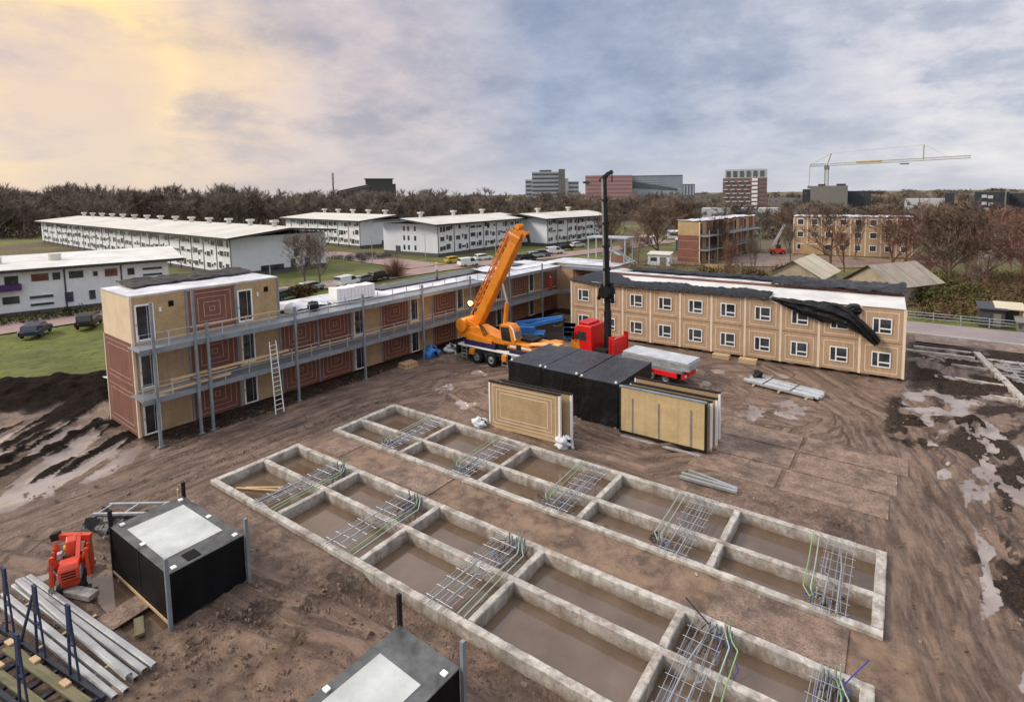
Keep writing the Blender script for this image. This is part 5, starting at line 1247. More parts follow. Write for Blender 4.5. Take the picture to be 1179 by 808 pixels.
h_=empty('hedge',(-88.6,25,0),math.atan2(-14.8,-4.2),'low dark planting bed along the foot of the two storey white block','hedge')
mb=MB(); rs=random.Random(17)
for k in range(34): leafcloud(mb,(-11+k*1.0+rs.uniform(-.4,.4),rs.uniform(-.6,1.2)-.8,.5),1.0,.9,rs.uniform(.6,1.1),70,.16,rs)
mb.build('foliage',[M['leafd'],M['leafb']],h_)
# --- bare winter trees
def skeleton(seed,h,spread=.5,levels=3,kids_=(9,6,5),tw=4,thin=1.0,up=.35,twl=.9,tww=.03,clear=.22):
    rs=random.Random(seed); V=[];Fc=[]
    def seg(p,q,r0,r1,n=4):
        d=(q-p); 
        if d.length<1e-4: return
        d.normalize(); a=d.orthogonal().normalized(); b_=d.cross(a); base=len(V)
        for c,r in ((p,r0),(q,r1)):
            for k in range(n):
                t=2*math.pi*k/n; V.append(c+a*(math.cos(t)*r)+b_*(math.sin(t)*r))
        for k in range(n): Fc.append((base+k,base+(k+1)%n,base+n+(k+1)%n,base+n+k))
    def grow(p,d,L,r,lv):
        nseg=3 if lv<2 else 2; pts=[p]; dd=d.copy()
        for i in range(nseg):
            dd=(dd+Vector((rs.uniform(-1,1),rs.uniform(-1,1),rs.uniform(-.4,.8)))*(.10 if lv==0 else .20)).normalized(); q=pts[-1]+dd*(L/nseg); seg(pts[-1],q,r*(1-.75*i/nseg)*(1 if lv==0 else 1.35),r*(1-.75*(i+1)/nseg)*(1 if lv==0 else 1.35),5 if lv==0 else (4 if lv==1 else 3)); pts.append(q)
        if lv<levels:
            k=kids_[lv]
            for c in range(k):
                t=rs.uniform(clear if lv==0 else .25,1.0) if c else 1.0
                i=min(nseg-1,int(t*nseg)); pp=pts[i].lerp(pts[i+1],t*nseg-i)
                ax=Vector((rs.uniform(-1,1),rs.uniform(-1,1),rs.uniform(-.2,.6))).normalized(); nd=(dd*(.55 if lv else .5)+ax*spread*1.5+Vector((0,0,up))).normalized()
                grow(pp,nd,L*rs.uniform(.46,.72)*(1.25-.55*t if lv==0 else 1),max(.012,r*(1-.72*t)*.55),lv+1)
        else:
            for c in range(tw):
                pp=pts[0].lerp(pts[-1],rs.uniform(.2,1)); nd=(dd+Vector((rs.uniform(-1,1),rs.uniform(-1,1),rs.uniform(-.5,.9)))*.7).normalized(); q=pp+nd*twl*rs.uniform(.5,1.2); s=nd.orthogonal().normalized()*tww*thin
                b_=len(V); V.extend([pp-s,pp+s,q]); Fc.append((b_,b_+1,b_+2))
    grow(Vector((0,0,-.1)),Vector((0,0,1)),h*.62,h*.020*thin,0)
    # scale to height
    zm=max(v.z for v in V); k=h/zm
    return [tuple(v*k) for v in V],Fc
TREE={}
def tree(x,y,h,label,proto,mat='bark',rz=0,sx=1.0,group='bare winter trees around the site'):
    key=(proto,mat)
    if key not in TREE:
        kw=dict(a=dict(seed=1,h=12,spread=.60,kids_=(11,7,5),tw=5,tww=.03,clear=.10),b=dict(seed=5,h=12,spread=.42,kids_=(13,6,5),tw=5,up=.5,tww=.03,clear=.08),c=dict(seed=9,h=12,spread=.8,kids_=(11,7,5),tw=6,tww=.03,clear=.04),d=dict(seed=14,h=12,spread=.62,kids_=(15,7,6),tw=7,twl=1.1,tww=.035,clear=.06))[proto]
        v,fc=skeleton(**kw); zs=.0
        tr=MB().add([p for p in v],fc)
        # trunk and crown as two meshes
        cut=[i for i,q in enumerate(fc) if len(q)==4 and q[0]<30 and i<15]
        a=MB(); b_=MB()
        for i,q in enumerate(fc): (a if i<15 else b_).f.append(q)
        for mbx in (a,b_):
            used=sorted({j for q in mbx.f for j in q}); mp={j:k for k,j in enumerate(used)}; mbx.v=[v[j] for j in used]; mbx.f=[tuple(mp[j] for j in q) for q in mbx.f]; mbx.m=[0]*len(mbx.f)
        to=a.build('trunk',M[mat]); co_=b_.build('crown',M[mat]); TREE[key]=(to.data,co_.data)
        bpy.data.objects.remove(to); bpy.data.objects.remove(co_)
    e=empty('bare_tree',(x,y,0),rz,label,'tree',group); k=h/12; e.scale=(k*sx,k*sx,k)
    for nm,md in zip(('trunk','crown'),TREE[key]):
        o=bpy.data.objects.new(nm,md); COL.objects.link(o); o.parent=e
    return e
TL=[(352,333,262,'c','barkg','left of the two bare trees at the end of the long white block',1.0),(369,326,258,'a','barkg','right of the two bare trees at the end of the long white block',1.0),
 (956,304,228,'a','bark','spreading bare tree in front of the far window block, over the pale barn roof',1.2),(1027,318,232,'c','barkr','reddish bare tree behind the grey barn, over the end of the far block',1.25),
 (1093,330,222,'d','bark','tall dense bare tree at right between the far block and the black buildings',1.3),(1152,300,232,'d','barkr','reddish bare tree at the right edge, before the black buildings',1.3),
 (758,291,222,'d','bark','broad bare tree beside the black mast, before the glass office',1.25),(704,290,240,'a','bark','bare tree left of the black mast at the end of the white row',1.2),
 (724,306,276,'c','bark','small bare tree on the grass just right of the black mast',1.1),(895,289,232,'b','bark','upright bare tree between the two far timber blocks',1.0),(868,322,262,'b','barkg','thin bare tree in front of the galleries of the far timber block',.8),(842,326,268,'b','barkr','reddish sapling in front of the end of the far timber block',.7),
 (785,276,226,'d','bark','bare tree before the small dark tower',1.25),(700,284,232,'d','bark','bare tree between the last white block and the black mast, high crown',1.1),(745,282,226,'b','bark','slim bare tree in front of the pink and glass offices',1.3),(735,302,264,'c','barkr','low reddish tree behind the white site cabin',1.2),(972,314,256,'b','barkr','thin reddish bare tree between the two barns',.9),(1042,304,238,'d','barkr','reddish bare tree hiding the right corner of the far window block',1.1),(1112,318,240,'b','bark','narrow bare tree right of the tall dense one',1.1),(1136,332,262,'c','barkr','low reddish bare tree above the dark garden shed',1.3),(1164,312,242,'b','barkr','slim reddish bare tree near the right edge',1.2),(910,300,250,'b','barkg','thin grey bare tree in the far yard left of the window block',.9),(826,300,244,'d','bark','bare tree over the roof of the far gallery block',.9),(1176,322,236,'d','barkr','dense reddish bare tree cut by the right edge of the picture',1.2),(1058,332,286,'c','barkr','low reddish bare tree right of the grey barn',1.1),
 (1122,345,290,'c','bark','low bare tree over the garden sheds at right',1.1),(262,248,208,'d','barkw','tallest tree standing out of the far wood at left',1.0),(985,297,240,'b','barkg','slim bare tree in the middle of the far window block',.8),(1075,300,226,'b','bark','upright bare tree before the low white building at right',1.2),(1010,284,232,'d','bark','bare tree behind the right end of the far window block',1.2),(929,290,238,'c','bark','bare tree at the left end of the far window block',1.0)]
for i,(px_,yb,yt,pr__,mt,lb_,sx_) in enumerate(TL):
    g_=gz(px_,yb); d=pxray(px_,yt); t=math.hypot(g_.x,g_.y)/math.hypot(d.x,d.y); h=15.25+d.z*t
    tree(g_.x,g_.y,max(3,h),lb_,pr__,mt,rz=i*1.3,sx=sx_)
# twiggy round bush by the street
rs=random.Random(3); g_=gz(456,319); e=empty('bush',(g_.x,g_.y,0),0,'round brown twiggy bush at the street corner above the left roof','bush')
tw_=MB()
for k in range(420):
    a=rs.uniform(0,6.28); el=rs.uniform(.15,1.5); L=rs.uniform(2.2,4.4); d=Vector((math.cos(a)*math.cos(el),math.sin(a)*math.cos(el),math.sin(el)))
    s=d.orthogonal().normalized()*.035; p=d*rs.uniform(.2,.9); tw_.add([p-s,p+s,p+d*L],[(0,1,2)])
tw_.build('twigs',M['barkr'],e); MB().tube([(0,0,0),(0,0,.8)],.2,6).build('stem',M['bark'],e)
for i,(px_,py_,r,h,lb_,mt) in enumerate([(1070,352,3.0,2.6,'olive bush nearest the end of the tan block, behind the road fence','leafa'),(1100,350,3.2,3.0,'yellowish bush left of the garden sheds','leafa'),(1176,352,3.4,2.6,'brown bush at the right edge above the garden sheds','leafb'),(345,342,2.6,2.2,'brown bush under the two bare trees by the white block','leafb'),(1085,338,4,3.2,'broad olive bush above the road fence at right','leafa'),(815,322,3,2.2,'olive bush at the foot of the far timber block','leafa'),(870,322,2.6,2.0,'brown bush left of the pale barn','leafb')]):
    g_=gz(px_,py_); bush(g_.x,g_.y,r,h,lb_,mt,1500,.17,seed=40+i,group='bushes around the site')
# scrub: uncountable undergrowth
rs=random.Random(21); sc_=MB()
for k in range(170):
    px_=rs.choice([rs.uniform(1046,1185),rs.uniform(1046,1185),rs.uniform(690,960)]); 
    py_=rs.uniform(322,368) if px_>1040 else rs.uniform(300,326)
    g_=gz(px_,py_); 
    if g_.y<76 or (g_.y>108 and -48<g_.x<-2) or (-24<g_.x<4 and 78<g_.y<102): continue
    r=rs.uniform(.8,2.4); leafcloud(sc_,(g_.x,g_.y,r*.35),r*1.2,r*1.2,r*.7,170,.15,rs,0 if rs.random()<.6 else 1)
tag(sc_.build('scrub',[M['leafa'],M['leafb']]),kind='stuff')
rs=random.Random(22); rd=MB()
for k in range(2600):
    px_=rs.uniform(1046,1185) if k%3 else rs.uniform(700,940); py_=rs.uniform(318,366) if px_>1040 else rs.uniform(302,326); g_=gz(px_,py_)
    if g_.y<75 or (g_.y>108 and -48<g_.x<-2) or (-24<g_.x<4 and 78<g_.y<102): continue
    L=rs.uniform(1.2,3.4); d=Vector((rs.uniform(-.4,.4),rs.uniform(-.4,.4),1)).normalized(); s=Vector((rs.uniform(-1,1),rs.uniform(-1,1),0)).normalized()*.035; p=Vector((g_.x,g_.y,0)); rd.add([p-s,p+s,p+d*L],[(0,1,2)],k%2)
tag(rd.build('dry_reeds',[M['barkr'],M['leafb']]),kind='stuff')
# far wood: one mass of bare trees
PR=[skeleton(50+k,20,.5,2,(10,7),22,1.3,.45,2.3,.065,.10) for k in range(6)]
PA=[(np.array(v),fc) for v,fc in PR]
VV=[];FF=[];nb=0; rs=random.Random(30)
def woodtree(x,y,h,ws=1.0):
    global nb
    v,fc=PA[rs.randrange(6)]; a=rs.uniform(0,6.28); c_,s_=math.cos(a),math.sin(a); k=h/20
    q=v*np.array([k*ws*1.15,k*ws*1.15,k]); q=np.stack([q[:,0]*c_-q[:,1]*s_+x,q[:,0]*s_+q[:,1]*c_+y,q[:,2]],-1)
    VV.append(q); FF.extend([tuple(j+nb for j in t) for t in fc]); nb+=len(v)
for k in range(520):
    px_=rs.uniform(-70,800); d=rs.uniform(300,440) if px_<420 else rs.uniform(270,420); p=at(px_,223,d)
    top=21.5 if px_<300 else (18.5 if px_<560 else 16)
    hz_=230-px_*.0115
    woodtree(p.x,p.y,rs.choice([rs.uniform(.5,.85),rs.uniform(.7,1.0),rs.uniform(.9,1.16)])*top*(d/380)**.5,1.1)
for k in range(150):
    px_=rs.uniform(760,1260); d=rs.uniform(420,640); p=at(px_,223,d); woodtree(p.x,p.y,rs.uniform(9,14.5),1.5)
for k in range(230):
    px_=rs.uniform(740,1240); d=rs.uniform(180,330); p=at(px_,223,d)
    if 160<p.y and abs(p.x+10)<14 and p.y<150: continue
    woodtree(p.x,p.y,rs.uniform(6,11.5),1.2)
for k in range(260):
    px_=rs.uniform(-90,1270); d=rs.uniform(800,1500); p=at(px_,223,d); woodtree(p.x,p.y,rs.uniform(11,17),3.2)
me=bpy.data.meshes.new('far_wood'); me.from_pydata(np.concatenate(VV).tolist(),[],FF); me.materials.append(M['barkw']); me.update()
fw=bpy.data.objects.new('far_wood',me); COL.objects.link(fw); tag(fw,kind='stuff')
un=MB(); rs=random.Random(31)
for k in range(420):
    px_=rs.uniform(-70,1240); d=rs.uniform(285,420) if px_<780 else rs.uniform(180,300); p=at(px_,223,d); r=rs.uniform(2.5,5) if px_<780 else rs.uniform(1.5,3); leafcloud(un,(p.x,p.y,r*.4),r*1.4,r*1.4,r*rs.uniform(.7,1.2),170,.42,rs,0 if rs.random()<.4 else 1)
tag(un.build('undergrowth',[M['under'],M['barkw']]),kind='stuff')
# ---------------------------------------------------------------- distant buildings; tower colours lightened to paint in haze
M['tw']=pm('pale_concrete_band',(.46,.47,.48),.7,var=.1,scale=.05,streak=0,bump=0); M['tg']=pm('dark_glazing_band',(.10,.115,.13),.35,var=.2,scale=.1,streak=0,bump=0)
M['pink']=pm('pink_cladding',(.42,.245,.245),.7,var=.1,scale=.05,streak=0,bump=0); M['pinkd']=pm('pink_joint',(.30,.18,.185),.7,streak=0,bump=0)
M['glb']=pm('blue_grey_glass_front',(.32,.37,.42),.25,var=.12,scale=.04,streak=0,bump=0); M['gld']=pm('dark_slate_front',(.095,.115,.13),.4,var=.2,scale=.05,streak=0,bump=0)
M['brk']=pm('red_brown_brick',(.235,.135,.118),.8,var=.2,scale=.1,streak=0,bump=0); M['blk']=pm('black_cladding',(.032,.037,.044),.5,var=.3,scale=.05,streak=0,bump=0); M['gry']=pm('grey_concrete_wall',(.19,.18,.165),.8,var=.15,scale=.06,streak=.1,bump=0)
M['brn']=pm('dark_office_wall',(.06,.055,.05),.7,var=.2,scale=.05,streak=0,bump=0)
def tower(px0,px1,ytop,dist,depth,name,label,cat,yaw_=0):
    a=at(px0,223,dist); b_=at(px1,223,dist); t=at((px0+px1)/2,ytop,dist)
    d=Vector((b_.x-a.x,b_.y-a.y)); e=empty(name,(a.x,a.y,0),math.atan2(d.y,d.x)+yaw_,label,cat); return e,d.length,t.z
# stepped slab office
e,w_,h=tower(605,660,198,520,16,'office_tower','pale stepped slab office with dark window bands, above the white blocks','office')
for i,(x0,x1,t_) in enumerate([(0,.14,.80),(.14,.70,1.0)]):
    H=h*t_; MB().box(w_*x0,w_*x1,0,16,0,H).build('wing',M['tw'],e)
    nfl=9
    for k in range(nfl):
        z=H-2.2-k*3.9
        if z>6: MB().box(w_*x0+.4,w_*x1-.4,-.25,0,z-1.0,z+.7).build('window_band',M['tg'],e)
MB().box(w_*.70,w_*.83,-1.5,14,0,h+2.5).build('stair_shaft',M['gry'],e); MB().box(w_*.83,w_*.90,-.5,14,0,h*.82).build('wing',M['tw'],e); MB().box(w_*.90,w_*1.12,2,16,0,h*.74).build('wing',M['tw'],e)
for k in range(4): MB().box(w_*.905,w_*1.11,1.75,2,h*.74-2.5-k*4,h*.74-.9-k*4).build('window_band',M['tg'],e)
MB().box(w_*.3,w_*.55,4,12,h,h+2).build('roof_plant',M['tg'],e)
# pink office
e,w_,h=tower(674,728,202,560,20,'office_tower','pink clad office block with fine horizontal joints, behind the black mast','office')
MB().box(0,w_,0,20,0,h).build('wall',M['pink'],e)
for k in range(9): MB().box(.5,w_-.5,-.25,0,h-2-k*4,h-1.4-k*4).build('joint_band',M['pinkd'],e)
MB().box(-2.5,4,-.6,8,h-8,h-6).build('canopy',M['blk'],e)
# glass office with slanting dark top
e,w_,h=tower(727,786,202,575,24,'office_tower','blue grey glass office with a slanting dark upper front, right of the black mast','office')
MB().box(0,w_,0,24,0,h).build('wall',M['glb'],e)
MB().add([(0,-.3,h-5.5),(0,-.3,h-13),(w_*.9,-.3,h-16),(w_*.9,-.3,h-14.0)],[(0,1,2,3)]).build('dark_wedge',M['gld'],e)
MB().box(0,w_,-.25,0,h-1,h).build('parapet',M['gld'],e)
for k in range(8): MB().box(.3,w_-.3,-.2,0,h-19-k*2.6,h-18.7-k*2.6).build('mullion_line',M['tw'],e)
for k in range(5): MB().box(.3,w_-.3,-.2,0,h-3-k*2.2,h-2.8-k*2.2).build('mullion_line',M['gld'],e)
e,w_,h=tower(786,800,212,560,14,'office_tower','small dark tower right of the glass office','office')
MB().box(0,w_,0,14,0,h).build('wall',M['gld'],e); 
for k in range(4): MB().box(.6+k*w_/4,w_/4*(k+1)-.6,-.25,0,h-11,h-1).build('window_band',M['glb'],e)
# red brown flats with pale balconies
e,w_,h=tower(832,883,195,430,16,'apartment_tower','red brown apartment tower with pale balconies and a white top','apartment tower')
MB().box(0,w_,0,16,0,h-6.5).build('wall',M['brk'],e); MB().box(1.5,w_,.5,15.5,h-6.5,h).build('top_storeys',M['tw'],e)
for k in range(6): MB().box(2.6+k*w_/6.6,2.6+k*w_/6.6+w_/11,.2,.48,h-5.6,h-1.2).build('top_window',M['tg'],e)
for k in range(9):
    z=h-9.5-k*3.0
    if z<2: break
    for q in range(4):
        o=(k%2)*.35; x=.6+(q+o)*w_*.155; MB().box(x,x+w_*.10,-1.0,0,z,z+.85).build('balcony',M['tw'],e); MB().box(x,x+w_*.10,-.12,0,z+.9,z+2.2).build('window',M['tg'],e)
    MB().box(w_*.82,w_*.97,-.15,0,z+.8,z+2.2).build('window',M['tg'],e)
    MB().box(w_*.66,w_*.79,-.5,0,z+.7,z+2.6).build('stair_landing',M['white'],e)
# low distant roofs
for i,(a,b_,yt,d,mt,lb_) in enumerate([(800,832,224,470,'gry','low grey hall left of the red brown tower'),(884,926,228,430,'gry','low grey roofs right of the red brown tower'),(924,934,218,318,'blk','narrow black block at the left of the grey concrete building'),(976,1003,220,322,'blk','black block at the right of the grey concrete building'),(1042,1092,229,300,'tw','low white building between the bare trees at right'),(1088,1099,222,280,'blk','narrow black tower between the bare trees at right'),(1122,1162,221,270,'blk','wide black building with pale windows at the right'),(1162,1240,222,285,'blk','black building cut off by the right edge'),(808,900,240,250,'tw','long low white roofs behind the far timber block')]):
    e,w_,h=tower(a,b_,yt,d,14,'distant_building',lb_,'building')
    MB().box(0,w_,0,14,0,h).build('wall',M[mt],e)
    for s in range(max(1,int(h/4))):
        for k in range(max(2,int(w_/4))):
            if (k*7+s*3+i)%3: MB().box(1+k*w_/max(2,int(w_/4)),2.2+k*w_/max(2,int(w_/4)),-.15,0,h-3-s*4,h-1.6-s*4).build('window',M['tg'] if mt!='blk' else M['glass'],e)
    if i==6:
        for (x,z) in ((.22,.92),(.40,.90),(.22,.72),(.42,.70),(.3,.55)): MB().box(w_*x,w_*x+1.6,-.3,-.16,h*z-1.2,h*z).build('lit_window',M['tw'],e)
        MB().box(w_*.88,w_*.93,-.5,0,0,h+1).build('pale_duct',M['gry'],e)
e,w_,h=tower(933,976,214,316,18,'distant_building','blank grey concrete building under the tower crane','building')
MB().box(0,w_,0,18,0,h).build('wall',M['gry'],e); MB().box(w_*.2,w_*.4,4,10,h,h+1).build('roof_plant',M['blk'],e); MB().box(w_*.7,w_*.95,4,10,h,h+1).build('roof_plant',M['blk'],e)
# dark office at left with mast
e,w_,h=tower(388,456,212,470,20,'office_tower','dark long office with a raised box, above the wood at left','office')
MB().add([(0,0,0),(w_*.55,0,0),(w_,0,0),(w_,20,0),(0,20,0),(0,0,h-5.5),(w_*.55,0,h),(w_,0,h),(w_,20,h),(0,20,h-5.5)],[(0,1,6,5),(1,2,7,6),(2,3,8,7),(3,4,9,8),(4,0,5,9),(5,6,7,8,9)]).build('wall',M['brn'],e)
MB().box(w_*.48,w_*.95,2,16,h-.01,h+4).build('roof_box',M['brn'],e); MB().box(w_*.46,w_*.97,1.5,16.5,h+4,h+4.6).build('box_cap',M['blk'],e)
for k in range(3): MB().add([(1,-.3,h-8-k*3.4),(w_*.54,-.3,h-2.5-k*3.4),(w_*.54,-.3,h-1.2-k*3.4),(1,-.3,h-6.7-k*3.4)],[(0,1,2,3)]).build('window_band',M['tg'],e)
p=at(384,223,440); t=at(384,199,440); e=empty('radio_mast',(p.x,p.y,0),0,'thin radio mast left of the dark long office','mast')
MB().tube([(0,0,0),(0,0,t.z)],[.9,.55],6).build('shaft',M['gry'],e)
for z in (.78,.86,.94): MB().tube([(0,0,t.z*z),(0,0,t.z*z+1.6)],1.0,8).build('aerial_drum',M['tw'],e)
# tower crane
p=at(951,223,335); top=at(951,190,335).z; apex=at(954,177,335).z
e=empty('tower_crane',(p.x,p.y,0),0,'pale tower crane with a long jib reaching right across the sky','tower crane')
q=at(1118,180.5,335); dx=Vector((q.x-p.x,q.y-p.y,0)); jl=dx.length; u_=dx.normalized(); q2=at(937,193,335)
def lat(mb,a,b_,w_,n,r=.10):
    a=Vector(a);b_=Vector(b_); d=(b_-a).normalized(); s=d.cross(Vector((0,0,1)))
    s=(s.normalized() if s.length>.1 else Vector((u_.x,u_.y,0))); t=s.cross(d)
    cs=[s*(i*w_/2)+t*(j*w_/2) for i,j in ((-1,-1),(1,-1),(1,1),(-1,1))]
    for c in cs: mb.tube([a+c,b_+c],r,4)
    for k in range(n):
        m0=a.lerp(b_,k/n); m1=a.lerp(b_,(k+1)/n)
        for i in range(4): mb.tube([m0+cs[i],m1+cs[(i+1)%4]],r*.65,3)
M['crn']=pm('pale_crane_paint',(.36,.32,.20),.6,streak=0,bump=0)
mb=MB(); lat(mb,(0,0,0),(0,0,top),1.7,22,.16); mb.build('tower_mast',M['crn'],e)
mb=MB(); lat(mb,u_*1.5+Vector((0,0,top)),u_*jl+Vector((0,0,q.z)),1.25,50,.10); mb.build('jib',M['crn'],e)
mb=MB(); lat(mb,-u_*8.5+Vector((0,0,top)),Vector((0,0,top)),1.2,6,.12); mb.build('counter_jib',M['crn'],e)
MB().bar(Vector((0,0,top-1)),Vector((u_.x*2,u_.y*2,apex)),.5,.5).build('apex_frame',M['crn'],e)
MB().box(-1.2,1.2,-1.2,1.2,top-2.6,top-.4).build('operator_cab',M['gry'],e)
MB().bar(u_*14+Vector((0,0,top+.9)),u_*26+Vector((0,0,top+1.0)),.4,1.0).build('sign_board',M['yellow'],e)
MB().bar(u_*44+Vector((0,0,top+1)),u_*44+Vector((0,0,top+8.5)),.5,.5).build('strut',M['crn'],e)
tie=MB(); A_=Vector((u_.x*2,u_.y*2,apex))
tie.tube([A_,u_*44+Vector((0,0,top+8.5)),u_*(jl*.85)+Vector((0,0,q.z+.6))],.05,4); tie.tube([A_,-u_*8.5+Vector((0,0,top))],.10,4); tie.tube([-u_*8.5+Vector((0,0,top)),-u_*8.8+Vector((0,0,top-12))],.14,4); tie.build('tie_rods',M['crn'],e)
MB().box(-.8,.8,-.8,.8,0,1.6).build('counterweight',M['gry'],e,loc=tuple(-u_*8.6+Vector((0,0,top-13)))); MB().bar(u_*34+Vector((0,0,top-.8)),u_*38+Vector((0,0,top-.8)),1.2,.5).build('trolley',M['blk'],e)
# far timber module blocks
FA=empty('module_building',(-35.6,110.8,0),R_(83),'far three storey timber block seen end on, tan over red brown, with long galleries','building')
# local x away from the viewer, local y to the left: facade with galleries faces -y
MB().box(0,32,0,5.0,.1,8.9).build('wall',M['osb'],FA); MB().box(-.06,-.005,.05,4.95,.3,6.0).build('end_panel',M['red'],FA)
for k in range(3): MB().box(-.075,-.061,.3,4.7,1.2+k*1.8,1.26+k*1.8).build('end_joint',M['stripe'],FA)
MB().box(-.1,-.0,-.12,.045,0,8.8).build('corner_board',M['tanpale'],FA)
for s in range(3):
    for i in range(10):
        x=.3+i*3.1; 
        if i%2: MB().box(x,x+2.6,-.05,-.004,.4+s*2.95,2.9+s*2.95).build('red_panel',M['red'],FA)
        else: MB().box(x,x+.95,-.06,-.004,.4+s*2.95,2.6+s*2.95).build('door',M['glassd'],FA)
    if s: MB().box(-.2,32,-2.0,-.07,s*2.95-.1,s*2.95+.15).build('gallery_deck',M['deck'],FA)
for i in range(8): MB().box(.2+i*4.4,.35+i*4.4,-2.1,-2.002,0,7.2).build('post',M['galv'],FA)
sheet(40,8,lambda u,v:(-.2+u*32.4,-.2+v*5.4,9.0+.8*abs(nz(u*22,v*3,95))),'roof_sheeting',M['foil'],FA)
FB=empty('module_building',(-21.8,139.2,0),R_(5.5),'far three storey timber block with small windows behind the barns and bare trees','building')
MB().box(0,24,0,9,.1,9.0).build('wall',M['tan'],FB); MB().box(24.005,24.08,.1,8.9,.2,9.0).build('end_panel',M['red'],FB)
for s in range(3):
    for i in range(8):
        x=1.5+i*3; z=1.9+s*2.95; MB().ring(x-.75,x+.75,z-.75,z+.75,.14,-.07,-.004).box(x-.6,x+.6,-.03,-.003,z-.6,z+.6,1).build('window',[M['white'],M['glass']],FB)
for i in range(9): MB().box(i*3-.12,i*3+.12,-.05,-.003,.1,8.9).build('joint_strip',M['tanpale'],FB)
MB().box(1.6,6.6,-1.2,-.3,.2,2.5).build('panel_stack',M['osb'],FB)
sheet(50,8,lambda u,v:(-.2+u*24.4,-.2+v*9.4,9.05+.6*abs(nz(u*22,v*5,96))),'roof_sheeting',M['foil'],FB)
# old barns behind the tan block
M['asb']=pm('cream_corrugated_sheet',(.56,.50,.36),.8,var=.18,scale=.3,streak=.2,bump=0); M['asg']=pm('grey_corrugated_sheet',(.34,.29,.23),.85,var=.3,scale=.3,streak=.3,bump=0); M['barnw']=pm('beige_barn_wall',(.36,.30,.22),.85,var=.2,streak=.3)
def barn(apex_px,el_px,er_px,ridge_px,zA,zE,label,rm,wm,skew=False):
    A=gz(*apex_px,zA); E1=gz(*el_px,zE); E2=gz(*er_px,zE)
    mid=(E1+E2)/2; wdir=(E2-E1); wdir.z=0; W2=wdir.length/2; wdir.normalize(); ld=Vector((-wdir.y,wdir.x,0)); 
    B=gz(*ridge_px,zA); Lr=min(9.0 if rm=='asg' else 14,max(6,(B-A).dot(ld)))
    e=empty('barn',(mid.x,mid.y,0),math.atan2(wdir.y,wdir.x),label,'barn')
    MB().add([(-W2,0,0),(W2,0,0),(W2,0,zE),(0,0,zA),(-W2,0,zE),(-W2,Lr,0),(W2,Lr,0),(W2,Lr,zE),(0,Lr,zA),(-W2,Lr,zE)],[(0,1,2,3,4),(9,8,7,6,5),(1,6,7,2),(5,0,4,9)]).build('wall',M[wm],e)
    for s,nn in ((1,6),(-1,6)):
        for k in range(nn):
            y0=-.5+k*(Lr+1)/nn; y1=y0+(Lr+1)/nn-.03; dz=.02*(k%2)
            MB().add([(0,y0,zA+.12+dz),(0,y1,zA+.12+dz),(s*(W2+.6),y1,zE-.08+dz),(s*(W2+.6),y0,zE-.08+dz)],[(0,1,2,3) if s<0 else (3,2,1,0)]).build('roof_sheet',M[rm],e)
    return e
barn((915.8,304.7),(885,316),(944,321),(934,296),5.2,3.0,'old barn with a pale cream corrugated roof, behind the right end of the tan block','asb','barnw')
barn((1002,314),(974,322),(1030,331),(1016,300),5.0,2.6,'old barn with a grey weathered roof, right of the cream roofed one','asg','barnw')
# sheds, containers and odds by the road
def shed(px_,py_,w_,d_,h,label,wall,roof,name='shed',open_=False,rz=0):
    g_=gz(px_,py_); e=empty(name,(g_.x,g_.y,0),rz,label,'shed')
    if open_:
        for x in (0,w_):
            for y in (0,d_): MB().box(x-.06,x+.06,y-.06,y+.06,0,h).build('post',M['lathing'],e)
        MB().box(.1,w_-.1,d_-.08,d_-.03,.2,h-.1).build('back_wall',M[wall],e)
    else:
        MB().box(0,w_,0,d_,0,h).build('wall',M[wall],e); MB().box(w_*.55,w_*.85,-.05,-.004,.1,h*.8).build('door',M['gry'],e); MB().box(w_*.12,w_*.42,-.05,-.004,h*.4,h*.75).build('window',M['glass'],e)
    MB().add([(-.2,-.3,h+.02),(w_+.2,-.3,h+.02),(w_+.2,d_+.3,h+.4),(-.2,d_+.3,h+.4),(-.2,-.3,h+.14),(w_+.2,-.3,h+.14),(w_+.2,d_+.3,h+.52),(-.2,d_+.3,h+.52)],[(0,3,2,1),(4,5,6,7),(0,1,5,4),(1,2,6,5),(2,3,7,6),(3,0,4,7)]).build('roof',M[roof],e); return e
shed(1127,376,2.2,2.0,2.0,'dark garden shed behind the road fence at right','brn','blk')
shed(1147,377,2.2,1.8,2.1,'open timber canopy with a cream roof right of the dark shed','brn','asb',open_=True)
shed(1171,382,.9,.9,1.0,'small grey box beside the timber canopy at the right edge','gry','gry',name='bin_store')
shed(746,305,4.6,2.4,2.2,'white site cabin on the grass right of the black mast','wh','roofp',name='site_cabin',rz=.1)
shed(778,289,6,2.6,2.8,'blue site container with a white roof beyond the grass','blue','roofw',name='site_container',rz=.35)
shed(790,294,2.6,2.0,1.9,'small red cabin in front of the blue container','redp','redp',name='site_cabin',rz=.1)
shed(735,281,5,2.5,2.0,'white caravan on the far grass left of the broad bare tree','wh','roofw',name='caravan',rz=.1)
shed(768,274,9,3,2.0,'long white tent roof on the far grass','wh','roofw',name='tent',rz=.3)
g_=gz(895,293); e=empty('telehandler',(g_.x,g_.y,0),R_(20),'red orange handler with a raised pale arm in the far yard','telehandler')
MB().box(-1.6,1.6,-1,1,.5,1.5).build('body',M['redo'],e,bev=.1); MB().box(-.5,.6,-1,0,1.5,2.5).build('cab',M['glassd'],e); MB().bar((-1.2,.5,1.5),(1.6,.5,7.2),.4,.5).build('arm',M['tw'],e)
for x in (-1.1,1.1):
    for y in (-1,1): wheel(e,x,y,.5,.5,.4)
